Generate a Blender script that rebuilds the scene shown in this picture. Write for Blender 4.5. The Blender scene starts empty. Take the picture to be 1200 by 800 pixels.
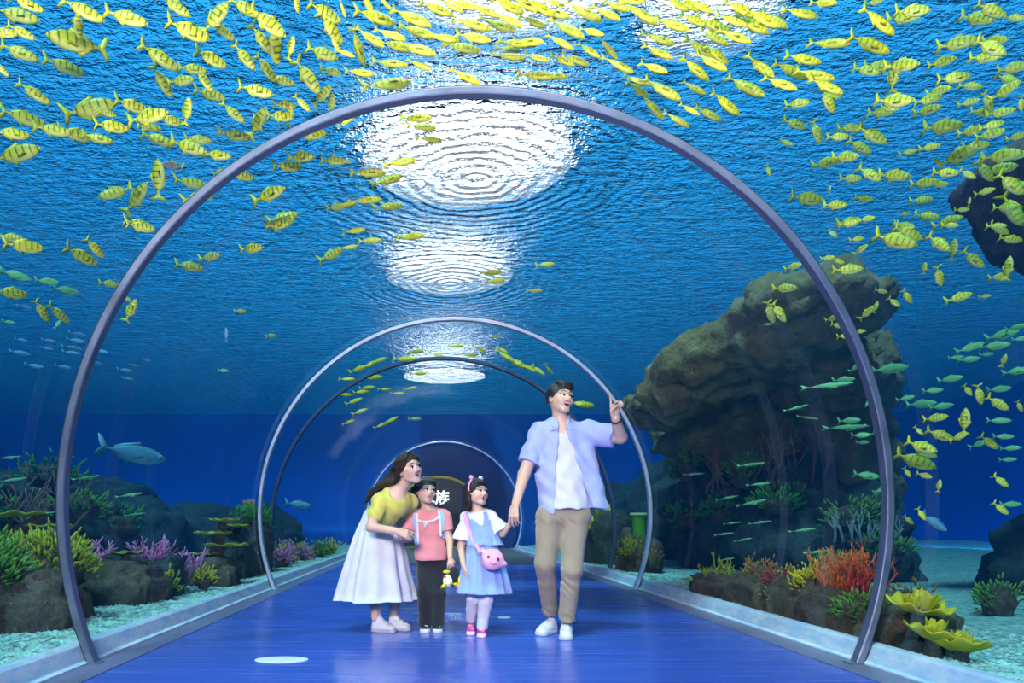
import bpy, bmesh, math, random, time
import numpy as np
from mathutils import Vector, Matrix, Euler, noise

T0 = time.time()
SC = bpy.context.scene
COL = SC.collection
PI = math.pi

# ------------------------------------------------------------------ camera
F = 900.0                       # focal length in pixels of the 1200x800 frame
CX, CY = 512.0, 612.0           # principal point (vanishing point of the tunnel)
CAM = Vector((-0.217, 0.0, 0.80))
cam_data = bpy.data.cameras.new('camera')
cam_data.sensor_width = 36.0
cam_data.lens = F / 1200.0 * 36.0
cam_data.shift_x = (600.0 - CX) / 1200.0
cam_data.shift_y = (CY - 400.0) / 1200.0
cam_data.clip_start = 0.05
cam_data.clip_end = 200
cam = bpy.data.objects.new('camera', cam_data)
COL.objects.link(cam)
cam.location = CAM
cam.rotation_euler = (PI / 2, 0, 0)
SC.camera = cam

# ------------------------------------------------------------------ world, lights, exposure
SC.view_settings.view_transform = 'Standard'
SC.view_settings.look = 'None'
SC.view_settings.gamma = 1.0
SC.view_settings.use_curve_mapping = False
SC.view_settings.exposure = 0.0
SC.cycles.volume_bounces = 0
SC.cycles.max_bounces = 10
SC.cycles.transparent_max_bounces = 24
SC.cycles.transmission_bounces = 8
SC.cycles.caustics_reflective = False
SC.cycles.caustics_refractive = False

world = bpy.data.worlds.new('world')
SC.world = world
world.use_nodes = True
wn = world.node_tree.nodes
wn['Background'].inputs[0].default_value = (0.03, 0.40, 0.90, 1)   # daylight over the pool
wn['Background'].inputs[1].default_value = 1.7

def add_light(name, kind, loc, target, energy, color, size=None, size_y=None, spread=None, angle=None):
    d = bpy.data.lights.new(name, kind)
    d.energy = energy
    d.color = color
    if kind == 'AREA':
        d.shape = 'RECTANGLE'
        d.size = size
        d.size_y = size_y or size
        if spread: d.spread = spread
    elif size:
        d.shadow_soft_size = size
    if angle is not None: d.angle = angle
    o = bpy.data.objects.new(name, d)
    COL.objects.link(o)
    o.location = loc
    v = Vector(target) - Vector(loc)
    o.rotation_euler = v.to_track_quat('-Z', 'Y').to_euler()
    return o

# daylight falling through the surface of the pool
add_light('sun', 'SUN', (0, 0, 30), (0.22 * 30, 0.50 * 30, 0), 48.0, (0.45, 0.95, 1.0), angle=0.12)
# area lights added unseen behind the viewpoint to brighten people, fish and floor
add_light('added_key_light', 'AREA', (-1.5, 0.2, 2.6), (0.1, 5.4, 0.9), 56, (1.0, 0.84, 0.70), 1.4, 0.7, spread=math.radians(75))
add_light('added_fish_fill', 'AREA', (0.1, -1.0, 1.7), (0.0, 2.2, 4.4), 230, (1.0, 0.97, 0.85), 2.0, 0.8, spread=math.radians(85))
add_light('added_floor_fill', 'AREA', (0.0, -3.0, 2.9), (0.0, 4.0, 0.0), 300, (0.40, 0.55, 1.0), 2.2, 1.2)
# unseen blue lights added to make the side and end walls glow
for sx in (-1, 1):
    for wy in (3.0, 10.0, 17.0):
        add_light('added_wall_glow', 'AREA', (sx * 10.8, wy, 0.5), (sx * 14, wy, 1.9), 170, (0.02, 0.40, 1.0), 5.0, 0.3)
    add_light('added_end_glow', 'AREA', (sx * 8.0, 21.6, 0.6), (sx * 8.0, 24, 3.0), 380, (0.03, 0.48, 0.95), 10.0, 0.3)

# ------------------------------------------------------------------ helpers
R_T, Z_T = 2.37, 0.897          # tunnel bore: radius and height of its axis
HALF_W = math.sqrt(R_T ** 2 - Z_T ** 2)
H_W = 4.2                       # water level
Y0, Y1 = -5.0, 24.0             # ends of the tank along the tunnel
TANK_X = 14.0

def at(px, py, Y):
    return Vector((CAM.x + (px - CX) / F * Y, Y, CAM.z + (CY - py) / F * Y))

def ground(px, py, z=0.0):
    Y = (CAM.z - z) * F / (py - CY)
    return at(px, py, Y)

def tunnel_exit(px, py):
    """depth at which the line of sight leaves the tunnel bore"""
    a, b = (px - CX) / F, (CY - py) / F
    x0, z0 = CAM.x, CAM.z - Z_T
    A = a * a + b * b
    B = 2 * (a * x0 + b * z0)
    C = x0 * x0 + z0 * z0 - R_T * R_T
    return (-B + math.sqrt(B * B - 4 * A * C)) / (2 * A)

def mesh_obj(name, verts, faces, mats=None, parent=None, smooth=False, midx=None):
    me = bpy.data.meshes.new(name)
    me.from_pydata([tuple(v) for v in verts], [], [tuple(f) for f in faces])
    if mats is not None:
        for m in (mats if isinstance(mats, (list, tuple)) else [mats]):
            me.materials.append(m)
    if midx is not None:
        me.polygons.foreach_set('material_index', np.asarray(midx, dtype=np.int32))
    if smooth:
        me.polygons.foreach_set('use_smooth', np.ones(len(me.polygons), dtype=bool))
    me.update()
    o = bpy.data.objects.new(name, me)
    COL.objects.link(o)
    if parent is not None: o.parent = parent
    return o

def np_mesh_obj(name, V, Q, mats, parent=None, smooth=True, midx=None):
    """fast mesh from arrays; Q is (n,3) or (n,4)"""
    V = np.asarray(V, dtype=np.float32); Q = np.asarray(Q, dtype=np.int32)
    me = bpy.data.meshes.new(name)
    n, k = Q.shape
    me.vertices.add(len(V)); me.vertices.foreach_set('co', V.ravel())
    me.loops.add(n * k); me.loops.foreach_set('vertex_index', Q.ravel())
    me.polygons.add(n)
    me.polygons.foreach_set('loop_start', np.arange(0, n * k, k, dtype=np.int32))
    me.polygons.foreach_set('use_smooth', np.full(n, smooth, dtype=bool))
    for m in (mats if isinstance(mats, (list, tuple)) else [mats]): me.materials.append(m)
    if midx is not None: me.polygons.foreach_set('material_index', np.asarray(midx, dtype=np.int32))
    me.update(calc_edges=True); me.validate()
    o = bpy.data.objects.new(name, me)
    COL.objects.link(o)
    if parent is not None: o.parent = parent
    return o

def link_copy(src, parent=None):
    c = src.copy(); COL.objects.link(c)
    c.parent = parent
    for k in list(c.keys()): del c[k]
    return c

def tag(o, label=None, cat=None, group=None, kind=None):
    if label: o['label'] = label
    if cat: o['category'] = cat
    if group: o['group'] = group
    if kind: o['kind'] = kind
    return o

def empty(name, loc=(0, 0, 0), rz=0.0):
    e = bpy.data.objects.new(name, None)
    e.empty_display_size = 0.1
    COL.objects.link(e)
    e.location = loc
    e.rotation_euler = (0, 0, rz)
    return e

class N:
    """tiny node-tree builder"""
    def __init__(s, name):
        s.m = bpy.data.materials.new(name)
        s.m.use_nodes = True
        s.t = s.m.node_tree
        s.t.nodes.clear()
        s.out = s.t.nodes.new('ShaderNodeOutputMaterial')
    def n(s, typ, props=None, **inp):
        nd = s.t.nodes.new('ShaderNode' + typ)
        for k, v in (props or {}).items(): setattr(nd, k, v)
        for k, v in inp.items():
            key = int(k[1:]) if k[0] == 'i' and k[1:].isdigit() else k.replace('_', ' ')
            s.set(nd.inputs[key], v)
        return nd
    def set(s, sock, v):
        if hasattr(v, 'is_output') or isinstance(v, bpy.types.NodeSocket):
            s.t.links.new(v, sock)
        elif isinstance(v, bpy.types.Node):
            s.t.links.new(v.outputs[0], sock)
        else:
            if sock.type == 'RGBA' and len(v) == 3: v = (*v, 1)
            sock.default_value = v
    def coord(s, which='Object', scale=None):
        c = s.n('TexCoord').outputs[which]
        if scale is not None:
            return s.n('Mapping', Vector=c, Scale=scale).outputs[0]
        return c
    def noise(s, vec, scale, detail=3, rough=0.55, dist=0.0):
        return s.n('TexNoise', Vector=vec, Scale=scale, Detail=detail, Roughness=rough, Distortion=dist).outputs[0]
    def ramp(s, fac, stops):
        r = s.n('ValToRGB', Fac=fac)
        el = r.color_ramp.elements
        while len(el) < len(stops): el.new(0.5)
        for e, (p, c) in zip(el, stops):
            e.position = p; e.color = (*c, 1) if len(c) == 3 else c
        return r.outputs[0]
    def math(s, op, a, b=0.0, clamp=False):
        m = s.n('Math', {'operation': op, 'use_clamp': clamp}, i0=a, i1=b)
        return m.outputs[0]
    def mix(s, fac, a, b):
        m = s.t.nodes.new('ShaderNodeMix'); m.data_type = 'RGBA'
        s.set(m.inputs[0], fac); s.set(m.inputs[6], a); s.set(m.inputs[7], b)
        return m.outputs[2]
    def bump(s, height, strength=0.3, dist=0.02):
        return s.n('Bump', Height=height, Strength=strength, Distance=dist).outputs[0]
    def pbr(s, color, rough=0.6, normal=None, **kw):
        p = s.n('BsdfPrincipled')
        s.set(p.inputs['Base Color'], color)
        s.set(p.inputs['Roughness'], rough)
        if normal is not None: s.set(p.inputs['Normal'], normal)
        for k, v in kw.items(): s.set(p.inputs[k.replace('_', ' ')], v)
        return p.outputs[0]
    def end(s, surf, vol=None, disp=None):
        if surf is not None: s.t.links.new(surf, s.out.inputs['Surface'])
        if vol is not None: s.t.links.new(vol, s.out.inputs['Volume'])
        return s.m

_mats = {}
def simple(name, color, rough=0.6, var=0.12, scale=8.0, bump=0.0, bscale=60.0, **kw):
    """plain material with a little tonal variation and optional fine relief"""
    if name in _mats: return _mats[name]
    b = N(name)
    co = b.coord()
    nz = b.noise(co, scale, 3)
    lo = tuple(max(0, c * (1 - var)) for c in color); hi = tuple(min(1, c * (1 + var)) for c in color)
    col = b.ramp(nz, [(0.3, lo), (0.7, hi)])
    nrm = b.bump(b.noise(co, bscale, 2), bump, 0.004) if bump else None
    _mats[name] = b.end(b.pbr(col, rough, nrm, **kw))
    return _mats[name]

def weave(name, color, scale=220.0, rough=0.8, bump=0.25, folds=0.0, var=0.06, sheen=0.3):
    """woven cloth"""
    if name in _mats: return _mats[name]
    b = N(name)
    co = b.coord()
    w1 = b.n('TexWave', {'wave_type': 'BANDS', 'bands_direction': 'X'}, Vector=co, Scale=scale).outputs[1]
    w2 = b.n('TexWave', {'wave_type': 'BANDS', 'bands_direction': 'Z'}, Vector=co, Scale=scale).outputs[1]
    h = b.math('ADD', w1, w2)
    if folds:
        h = b.math('ADD', h, b.math('MULTIPLY', b.noise(co, 9.0, 2, 0.5, 1.2), folds))
    nz = b.noise(co, 14.0, 3)
    lo = tuple(c * (1 - var) for c in color); hi = tuple(min(1, c * (1 + var)) for c in color)
    col = b.ramp(nz, [(0.3, lo), (0.7, hi)])
    _mats[name] = b.end(b.pbr(col, rough, b.bump(h, bump, 0.003), Sheen_Weight=sheen))
    return _mats[name]
# ------------------------------------------------------------------ water
def volume(b):
    a = b.n('VolumeAbsorption', Color=(0.20, 0.50, 0.80), Density=0.14)
    s = b.n('VolumeScatter', Color=(0.015, 0.30, 1.0), Density=0.045, Anisotropy=0.2)
    return b.n('AddShader', i0=a.outputs[0], i1=s.outputs[0]).outputs[0]

RINGS = [(0.16, 7.6, 2.7), (0.0, 11.0, 2.2), (0.0, 19.5, 2.4)]   # drip rings on the surface (x, y, reach)

def mat_water():
    """one material for the whole body of water: rippled where it meets the air, clear acrylic along the bore"""
    b = N('tank_water')
    co = b.coord()
    # wind ripples, two directions
    m1 = b.n('Mapping', Vector=co, Scale=(1.0, 2.2, 1.0), Rotation=(0, 0, 0.35)).outputs[0]
    n1 = b.noise(m1, 3.2, 4, 0.6, 0.8)
    n2 = b.noise(b.n('Mapping', Vector=co, Scale=(2.0, 1.0, 1.0), Rotation=(0, 0, -0.5)).outputs[0], 8.0, 3, 0.6, 0.4)
    h = b.math('ADD', b.math('MULTIPLY', n1, 0.7), b.math('MULTIPLY', n2, 0.35))
    h = b.math('ADD', h, b.math('MULTIPLY', b.noise(co, 22.0, 2, 0.6, 0.3), 0.27))
    for (rx, ry, reach) in RINGS:
        v = b.n('VectorMath', {'operation': 'SUBTRACT'}, i0=co, i1=(rx, ry, H_W)).outputs[0]
        ln = b.n('VectorMath', {'operation': 'LENGTH'}, i0=v).outputs['Value']
        ln = b.math('ADD', ln, b.math('MULTIPLY', b.noise(co, 2.2, 4), 0.32))
        sn = b.math('SINE', b.math('MULTIPLY', ln, 44.0))
        fade = b.math('SUBTRACT', 1.0, b.math('DIVIDE', ln, reach), clamp=True)
        h = b.math('ADD', h, b.math('MULTIPLY', sn, b.math('MULTIPLY', fade, 0.22)))
    nrm = b.bump(h, 1.0, 0.13)
    rf = b.n('BsdfRefraction', Color=(0.95, 1.0, 1.0), Roughness=0.05, IOR=1.10, Normal=nrm).outputs[0]
    gl = b.n('BsdfGlossy', Color=(0.5, 0.8, 1.0), Roughness=0.08, Normal=nrm).outputs[0]
    mx = b.n('MixShader', Fac=0.12, i1=rf, i2=gl).outputs[0]
    tr = b.n('BsdfTransparent', Color=(1, 1, 1)).outputs[0]
    top = b.n('MixShader', Fac=0.06, i1=mx, i2=tr).outputs[0]
    fr = b.math('MULTIPLY', b.n('Fresnel', IOR=1.33).outputs[0], 0.2)
    ag = b.n('BsdfGlossy', Color=(0.8, 0.9, 1.0), Roughness=0.06).outputs[0]
    at_ = b.n('BsdfTransparent', Color=(0.98, 1.0, 1.0)).outputs[0]
    acr = b.n('MixShader', Fac=fr, i1=at_, i2=ag).outputs[0]
    z = b.n('SeparateXYZ', Vector=co).outputs[2]
    is_top = b.math('GREATER_THAN', z, H_W - 0.004)
    return b.end(b.n('MixShader', Fac=is_top, i1=acr, i2=top).outputs[0], volume(b))

def build_water():
    NA = 180
    a0 = math.atan2(-Z_T, -HALF_W)          # left foot of the bore
    a0 = a0 + 2 * PI if a0 < 0 else a0
    a1 = math.atan2(-Z_T, HALF_W)
    arc = []
    for i in range(NA + 1):
        t = a0 + (a1 - a0) * i / NA
        arc.append((R_T * math.cos(t), Z_T + R_T * math.sin(t)))
    prof = [(-TANK_X, -0.3), (-HALF_W, -0.3)] + arc + [(HALF_W, -0.3), (TANK_X, -0.3), (TANK_X, H_W), (-TANK_X, H_W)]
    n = len(prof)
    V = [(x, Y0, z) for x, z in prof] + [(x, Y1, z) for x, z in prof]
    Fc, mi = [], []
    for i in range(n):
        j = (i + 1) % n
        Fc.append((i, j, n + j, n + i))
        if i == n - 2: mi.append(0)                    # top
        elif 2 <= i < 2 + NA: mi.append(1)             # bore
        else: mi.append(2)
    Fc.append(tuple(range(n - 1, -1, -1))); mi.append(2)
    Fc.append(tuple(range(n, 2 * n))); mi.append(2)
    o = mesh_obj('tank_water', V, Fc, [mat_water()])
    bm = bmesh.new(); bm.from_mesh(o.data)
    bmesh.ops.recalc_face_normals(bm, faces=bm.faces)
    bm.to_mesh(o.data); bm.free()
    tag(o, 'clear blue tank water with rippled surface around the tunnel', kind='structure')
    return o
build_water()

# ------------------------------------------------------------------ lamps hanging over the water
def box(name, x0, x1, y0, y1, z0, z1, mat, parent=None):
    V = [(x, y, z) for x in (x0, x1) for y in (y0, y1) for z in (z0, z1)]
    Fc = [(0, 1, 3, 2), (4, 6, 7, 5), (0, 4, 5, 1), (2, 3, 7, 6), (0, 2, 6, 4), (1, 5, 7, 3)]
    return mesh_obj(name, V, Fc, mat, parent)

def mat_emit(name, col, s):
    b = N(name)
    return b.end(b.n('Emission', Color=col, Strength=s).outputs[0])
M_LAMP = mat_emit('lamp_diffuser', (0.95, 0.97, 1.0), 6.0)
M_LAMPF = mat_emit('strong_lamp_diffuser', (0.95, 0.97, 1.0), 22.0)
M_LAMPS = mat_emit('added_glitter_diffuser', (0.90, 0.96, 1.0), 3.0)  # for the two small lamps added to make surface glitter
M_BLACK = simple('black_metal', (0.02, 0.022, 0.03), 0.4)

def disc(name, r, z, mat, parent, n=40, flip=False):
    V = [(r * math.cos(2 * PI * i / n), r * math.sin(2 * PI * i / n), z) for i in range(n)]
    f = tuple(range(n)); f = f[::-1] if flip else f
    return mesh_obj(name, V, [f], mat, parent)

def lathe(name, prof, mat, parent=None, n=24, smooth=True, cap=True):
    V, Fc = [], []
    for (r, z) in prof:
        for i in range(n):
            V.append((r * math.cos(2 * PI * i / n), r * math.sin(2 * PI * i / n), z))
    for k in range(len(prof) - 1):
        for i in range(n):
            j = (i + 1) % n
            Fc.append((k * n + i, k * n + j, (k + 1) * n + j, (k + 1) * n + i))
    if cap:
        Fc.append(tuple(range(n - 1, -1, -1)))
        Fc.append(tuple(range((len(prof) - 1) * n, len(prof) * n)))
    return mesh_obj(name, V, Fc, mat, parent, smooth)

for k, (lx, ly, lr, lab) in enumerate([
        (0.15, 9.2, 1.25, 'round white pool lamp shining through the broad ripple rings over the family'),
        (-0.0, 13.4, 1.1, 'round white pool lamp shining through the smaller ripple rings beyond the first'),
        (0.0, 22.6, 1.2, 'round white pool lamp shining through the far ripple rings near the exit'),
        (0.4, 5.6, 1.2, 'round white pool lamp above the yellow fish shoal before the front hoop'),
        (2.15, 6.6, 0.6, 'small added glitter lamp above the golden shoal on the side of the man'),  # this and the next are added to scatter glitter on the water
        (-1.55, 5.3, 0.60, 'small added glitter lamp above the barred shoal on the side of the woman')]):
    e = empty('pool_lamp', (lx, ly, H_W + 0.9))
    tag(e, lab, 'lamp', 'round lamps over the pool')
    lathe('lamp_housing', [(lr * 1.08, 0.0), (lr * 1.08, 0.06), (lr * 0.8, 0.22), (lr * 0.2, 0.3)], M_BLACK, e)
    disc('lamp_lens', lr, -0.004, (M_LAMP, M_LAMP, M_LAMPF, M_LAMP, M_LAMPS, M_LAMPS)[k], e, flip=True)

for k, bx_ in enumerate((0.0, 2.15, -1.55)):
    tag(box('trim_beam_%d' % (k + 1), bx_ - 0.03, bx_ + 0.03, Y0, Y1, H_W + 1.199, H_W + 1.27, M_BLACK), 'slim black beam carrying the pool lamps', kind='structure')

# ------------------------------------------------------------------ shell: floor, kerb, tank walls, end wall
def mat_floor():
    b = N('glossy_blue_floor')
    co = b.coord()
    st = b.noise(b.n('Mapping', Vector=co, Scale=(0.5, 14.0, 1.0)).outputs[0], 1.6, 4, 0.6)
    cl = b.noise(co, 0.7, 2)
    c1 = b.ramp(st, [(0.3, (0.03, 0.085, 0.46)), (0.7, (0.06, 0.13, 0.66))])
    c2 = b.ramp(st, [(0.3, (0.05, 0.11, 0.54)), (0.7, (0.09, 0.16, 0.68))])
    col = b.mix(cl, c1, c2)
    rg = b.ramp(st, [(0.3, (0.16,) * 3), (0.7, (0.30,) * 3)])
    return b.end(b.pbr(col, rg, b.bump(st, 0.08, 0.01), Specular_IOR_Level=0.6))

M_FLOOR = mat_floor()
tag(box('floor', -HALF_W, HALF_W, Y0, Y1, -0.2, 0.0, M_FLOOR), 'glossy blue walkway floor with fine cross streaks', kind='structure')

M_TANK = simple('tank_wall_blue', (0.01, 0.10, 0.42), 0.8, 0.25, 0.6)
for nm, x0, x1 in (('wall_left', -TANK_X - 0.3, -TANK_X - 0.0005), ('wall_right', TANK_X + 0.0005, TANK_X + 0.3)):
    tag(box(nm, x0, x1, Y0, Y1 + 0.3, -0.3, H_W - 0.003, M_TANK), 'deep blue painted tank wall', kind='structure')
tag(box('wall_back', -TANK_X, TANK_X, Y0 - 0.35, Y0 - 0.0005, -0.3, H_W - 0.003, M_TANK), 'deep blue painted wall behind the viewpoint', kind='structure')
# ------------------------------------------------------------------ implicit-surface modelling
def surface_nets(f, org, h):
    s = f < 0
    c = [s[i:s.shape[0] - 1 + i, j:s.shape[1] - 1 + j, k:s.shape[2] - 1 + k] for i in (0, 1) for j in (0, 1) for k in (0, 1)]
    allin = c[0].copy(); anyin = c[0].copy()
    for a in c[1:]:
        allin &= a; anyin |= a
    act = anyin & ~allin
    I, J, K = np.nonzero(act)
    idx = np.full(act.shape, -1, dtype=np.int32)
    idx[I, J, K] = np.arange(len(I))
    pos = np.zeros((len(I), 3)); cnt = np.zeros(len(I))
    crn = [(i, j, k) for i in (0, 1) for j in (0, 1) for k in (0, 1)]
    for a in range(8):
        for b in range(a + 1, 8):
            d = [crn[b][q] - crn[a][q] for q in range(3)]
            if sum(abs(x) for x in d) != 1: continue
            fa = f[I + crn[a][0], J + crn[a][1], K + crn[a][2]]
            fb = f[I + crn[b][0], J + crn[b][1], K + crn[b][2]]
            m = (fa < 0) != (fb < 0)
            t = np.where(m, fa / np.where(m, fa - fb, 1), 0)
            for q in range(3):
                pos[:, q] += np.where(m, crn[a][q] + t * d[q], 0)
            cnt += m
    V = pos / cnt[:, None] + np.stack([I, J, K], 1)
    V = V * h + np.asarray(org)
    quads = []
    for ax in range(3):
        o1, o2 = [q for q in range(3) if q != ax]
        sl = [slice(None)] * 3; sl[ax] = slice(0, -1)
        sh = [slice(None)] * 3; sh[ax] = slice(1, None)
        a, b = s[tuple(sl)], s[tuple(sh)]
        E = np.nonzero(a != b)
        P = np.stack(E, 1)
        ok = (P[:, o1] > 0) & (P[:, o2] > 0) & (P[:, o1] < f.shape[o1] - 1) & (P[:, o2] < f.shape[o2] - 1)
        P = P[ok]
        ins = a[P[:, 0], P[:, 1], P[:, 2]]
        def cell(d1, d2):
            Q = P.copy(); Q[:, o1] += d1; Q[:, o2] += d2
            return idx[Q[:, 0], Q[:, 1], Q[:, 2]]
        q4 = np.stack([cell(-1, -1), cell(0, -1), cell(0, 0), cell(-1, 0)], 1)
        flip = ins if ax != 1 else ~ins
        q4[~flip] = q4[~flip][:, ::-1]
        quads.append(q4)
    Q = np.concatenate(quads)
    Q = Q[(Q >= 0).all(1)]
    return V, Q

class Field:
    def __init__(s, lo, hi, h):
        s.lo = np.array(lo, float); s.h = h
        n = np.ceil((np.array(hi, float) - s.lo) / h).astype(int) + 1
        s.ax = [s.lo[q] + np.arange(n[q]) * h for q in range(3)]
        s.f = np.full(tuple(n), 0.5, dtype=np.float32)
    def sub(s, lo, hi):
        sl = []
        for q in range(3):
            a = max(0, int((lo[q] - s.lo[q]) / s.h)); b = min(len(s.ax[q]), int((hi[q] - s.lo[q]) / s.h) + 2)
            sl.append(slice(a, max(a, b)))
        X = s.ax[0][sl[0]][:, None, None]; Y = s.ax[1][sl[1]][None, :, None]; Z = s.ax[2][sl[2]][None, None, :]
        return tuple(sl), X, Y, Z
    def _put(s, sl, d, k, op):
        c = s.f[sl]
        if c.size == 0: return
        if op == 'sub':
            d = -d
            if k > 0:
                hh = np.maximum(k - np.abs(c - d), 0) / k
                s.f[sl] = np.maximum(c, d) + hh * hh * k * 0.25
            else: s.f[sl] = np.maximum(c, d)
        else:
            if k > 0:
                hh = np.maximum(k - np.abs(c - d), 0) / k
                s.f[sl] = np.minimum(c, d) - hh * hh * k * 0.25
            else: s.f[sl] = np.minimum(c, d)
    def cone(s, a, b, ra, rb, k=0.02, op='add', flat=None):
        """tapered capsule; flat=(axis, factor) squeezes distance along a world axis direction"""
        a = np.array(a, float); b = np.array(b, float)
        m = max(ra, rb) * (1.6 if flat is not None else 1.0) + k + 3 * s.h
        sl, X, Y, Z = s.sub(np.minimum(a, b) - m, np.maximum(a, b) + m)
        ba = b - a; L = float(ba @ ba) or 1e-9
        t = np.clip(((X - a[0]) * ba[0] + (Y - a[1]) * ba[1] + (Z - a[2]) * ba[2]) / L, 0, 1)
        dx, dy, dz = X - a[0] - t * ba[0], Y - a[1] - t * ba[1], Z - a[2] - t * ba[2]
        if flat is not None:
            ax, fac = np.array(flat[0], float), flat[1]
            ax = ax / np.linalg.norm(ax)
            pr = dx * ax[0] + dy * ax[1] + dz * ax[2]
            q = fac - 1
            dx, dy, dz = dx + ax[0] * pr * q, dy + ax[1] * pr * q, dz + ax[2] * pr * q
            d = (np.sqrt(dx * dx + dy * dy + dz * dz) - (ra + (rb - ra) * t)) / max(1.0, fac) ** 0.5
        else:
            d = np.sqrt(dx * dx + dy * dy + dz * dz) - (ra + (rb - ra) * t)
        s._put(sl, d.astype(np.float32), k, op)
    def chain(s, pts, k=0.02, flat=None):
        for (p, r), (q, r2) in zip(pts[:-1], pts[1:]):
            s.cone(p, q, r, r2, k, flat=flat)
    def ell(s, c, r, R=None, k=0.02, op='add'):
        """ellipsoid; R is a 3x3 array of column axes"""
        c = np.array(c, float); r = np.array(r, float)
        m = float(r.max()) + k + 3 * s.h
        sl, X, Y, Z = s.sub(c - m, c + m)
        x, y, z = X - c[0], Y - c[1], Z - c[2]
        if R is not None:
            R = np.asarray(R, float)
            x, y, z = (x * R[0, 0] + y * R[1, 0] + z * R[2, 0]), (x * R[0, 1] + y * R[1, 1] + z * R[2, 1]), (x * R[0, 2] + y * R[1, 2] + z * R[2, 2])
        k0 = np.sqrt((x / r[0]) ** 2 + (y / r[1]) ** 2 + (z / r[2]) ** 2)
        k1 = np.sqrt((x / r[0] ** 2) ** 2 + (y / r[1] ** 2) ** 2 + (z / r[2] ** 2) ** 2)
        d = k0 * (k0 - 1) / np.maximum(k1, 1e-6)
        s._put(sl, d.astype(np.float32), k, op)
    def cut(s, p, n):
        """remove everything on the +n side of the plane through p"""
        n = np.array(n, float); n /= np.linalg.norm(n)
        d = (s.ax[0][:, None, None] - p[0]) * n[0] + (s.ax[1][None, :, None] - p[1]) * n[1] + (s.ax[2][None, None, :] - p[2]) * n[2]
        s.f = np.maximum(s.f, d).astype(np.float32)
    def disp(s, fn):
        s.f += fn(s.ax[0][:, None, None], s.ax[1][None, :, None], s.ax[2][None, None, :]).astype(np.float32)
    def mesh(s):
        f = s.f
        for q in range(3):                      # keep the surface closed at the edge of the grid
            i0 = [slice(None)] * 3; i0[q] = 0; f[tuple(i0)] = np.maximum(f[tuple(i0)], 1e-3)
            i0[q] = -1; f[tuple(i0)] = np.maximum(f[tuple(i0)], 1e-3)
        return surface_nets(f, s.lo, s.h)

def field_obj(name, fld, mats, parent=None, smooth_it=1):
    V, Q = fld.mesh()
    for _ in range(smooth_it):                  # light relaxation of the net
        A = np.zeros_like(V); C = np.zeros(len(V))
        for a in range(4):
            b = (a + 1) % 4
            np.add.at(A, Q[:, a], V[Q[:, b]]); np.add.at(C, Q[:, a], 1)
            np.add.at(A, Q[:, b], V[Q[:, a]]); np.add.at(C, Q[:, b], 1)
        V = V * 0.5 + 0.5 * A / np.maximum(C, 1)[:, None]
    return np_mesh_obj(name, V, Q, mats, parent)

def fbm(V, scale, seed, oct=4, ridged=False):
    out = np.zeros(len(V))
    off = Vector((seed * 7.13, seed * 3.7, seed * 1.9))
    for i, v in enumerate(V):
        p = Vector(v) * scale + off
        out[i] = noise.fractal(p, 0.9, 2.1, oct) if not ridged else noise.ridged_multi_fractal(p, 0.9, 2.1, oct, 0.9, 2.0)
    return out
# ------------------------------------------------------------------ end wall, exit door, hoops, kerb
M_NAVY = simple('navy_paint', (0.008, 0.03, 0.13), 0.6, 0.2, 1.0)
M_GOLD = simple('gold_trim', (0.42, 0.30, 0.05), 0.4, 0.1, Metallic=0.3)
M_PANEL = simple('dark_panel', (0.012, 0.014, 0.03), 0.35, 0.2, 2.0)
M_PANEL2 = simple('plum_panel', (0.06, 0.035, 0.05), 0.5, 0.2, 2.0)
tag(box('wall_end', -TANK_X, TANK_X, Y1 + 0.0005, Y1 + 0.3, -0.3, H_W - 0.003, simple('end_wall_blue', (0.006, 0.07, 0.32), 0.8, 0.3, 0.5)), 'deep blue end wall of the tank', kind='structure')

def arch_profile(r, cz, zbot, n=40):
    hw = math.sqrt(max(1e-6, r * r - (cz - zbot) ** 2)) if abs(cz - zbot) < r else r
    a0 = PI + math.atan2(cz - zbot, hw); a1 = -math.atan2(cz - zbot, hw)
    return [(r * math.cos(a0 + (a1 - a0) * i / n), cz + r * math.sin(a0 + (a1 - a0) * i / n)) for i in range(n + 1)]

def sweep_arch(name, r_in, r_out, cz, zbot, y0, y1, mat, parent=None, cx=0.0, n=96, bevel=0.006):
    """rectangular bar bent to an arch standing in the xz plane"""
    b = min(bevel, (r_out - r_in) * 0.3)
    sec = [(r_in + b, y0), (r_out - b, y0), (r_out, y0 + b), (r_out, y1 - b), (r_out - b, y1), (r_in + b, y1), (r_in, y1 - b), (r_in, y0 + b)]
    rm = (r_in + r_out) / 2
    hw = math.sqrt(rm * rm - (cz - zbot) ** 2)
    a0 = PI + math.atan2(cz - zbot, hw); a1 = -math.atan2(cz - zbot, hw)
    V, Fc = [], []
    m = len(sec)
    for i in range(n + 1):
        t = a0 + (a1 - a0) * i / n
        for (r, y) in sec: V.append((cx + r * math.cos(t), y, cz + r * math.sin(t)))
    for i in range(n):
        for j in range(m):
            k = (j + 1) % m
            Fc.append((i * m + j, (i + 1) * m + j, (i + 1) * m + k, i * m + k))
    Fc.append(tuple(range(m))); Fc.append(tuple(range(n * m + m - 1, n * m - 1, -1)))
    return mesh_obj(name, V, Fc, mat, parent)

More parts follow.
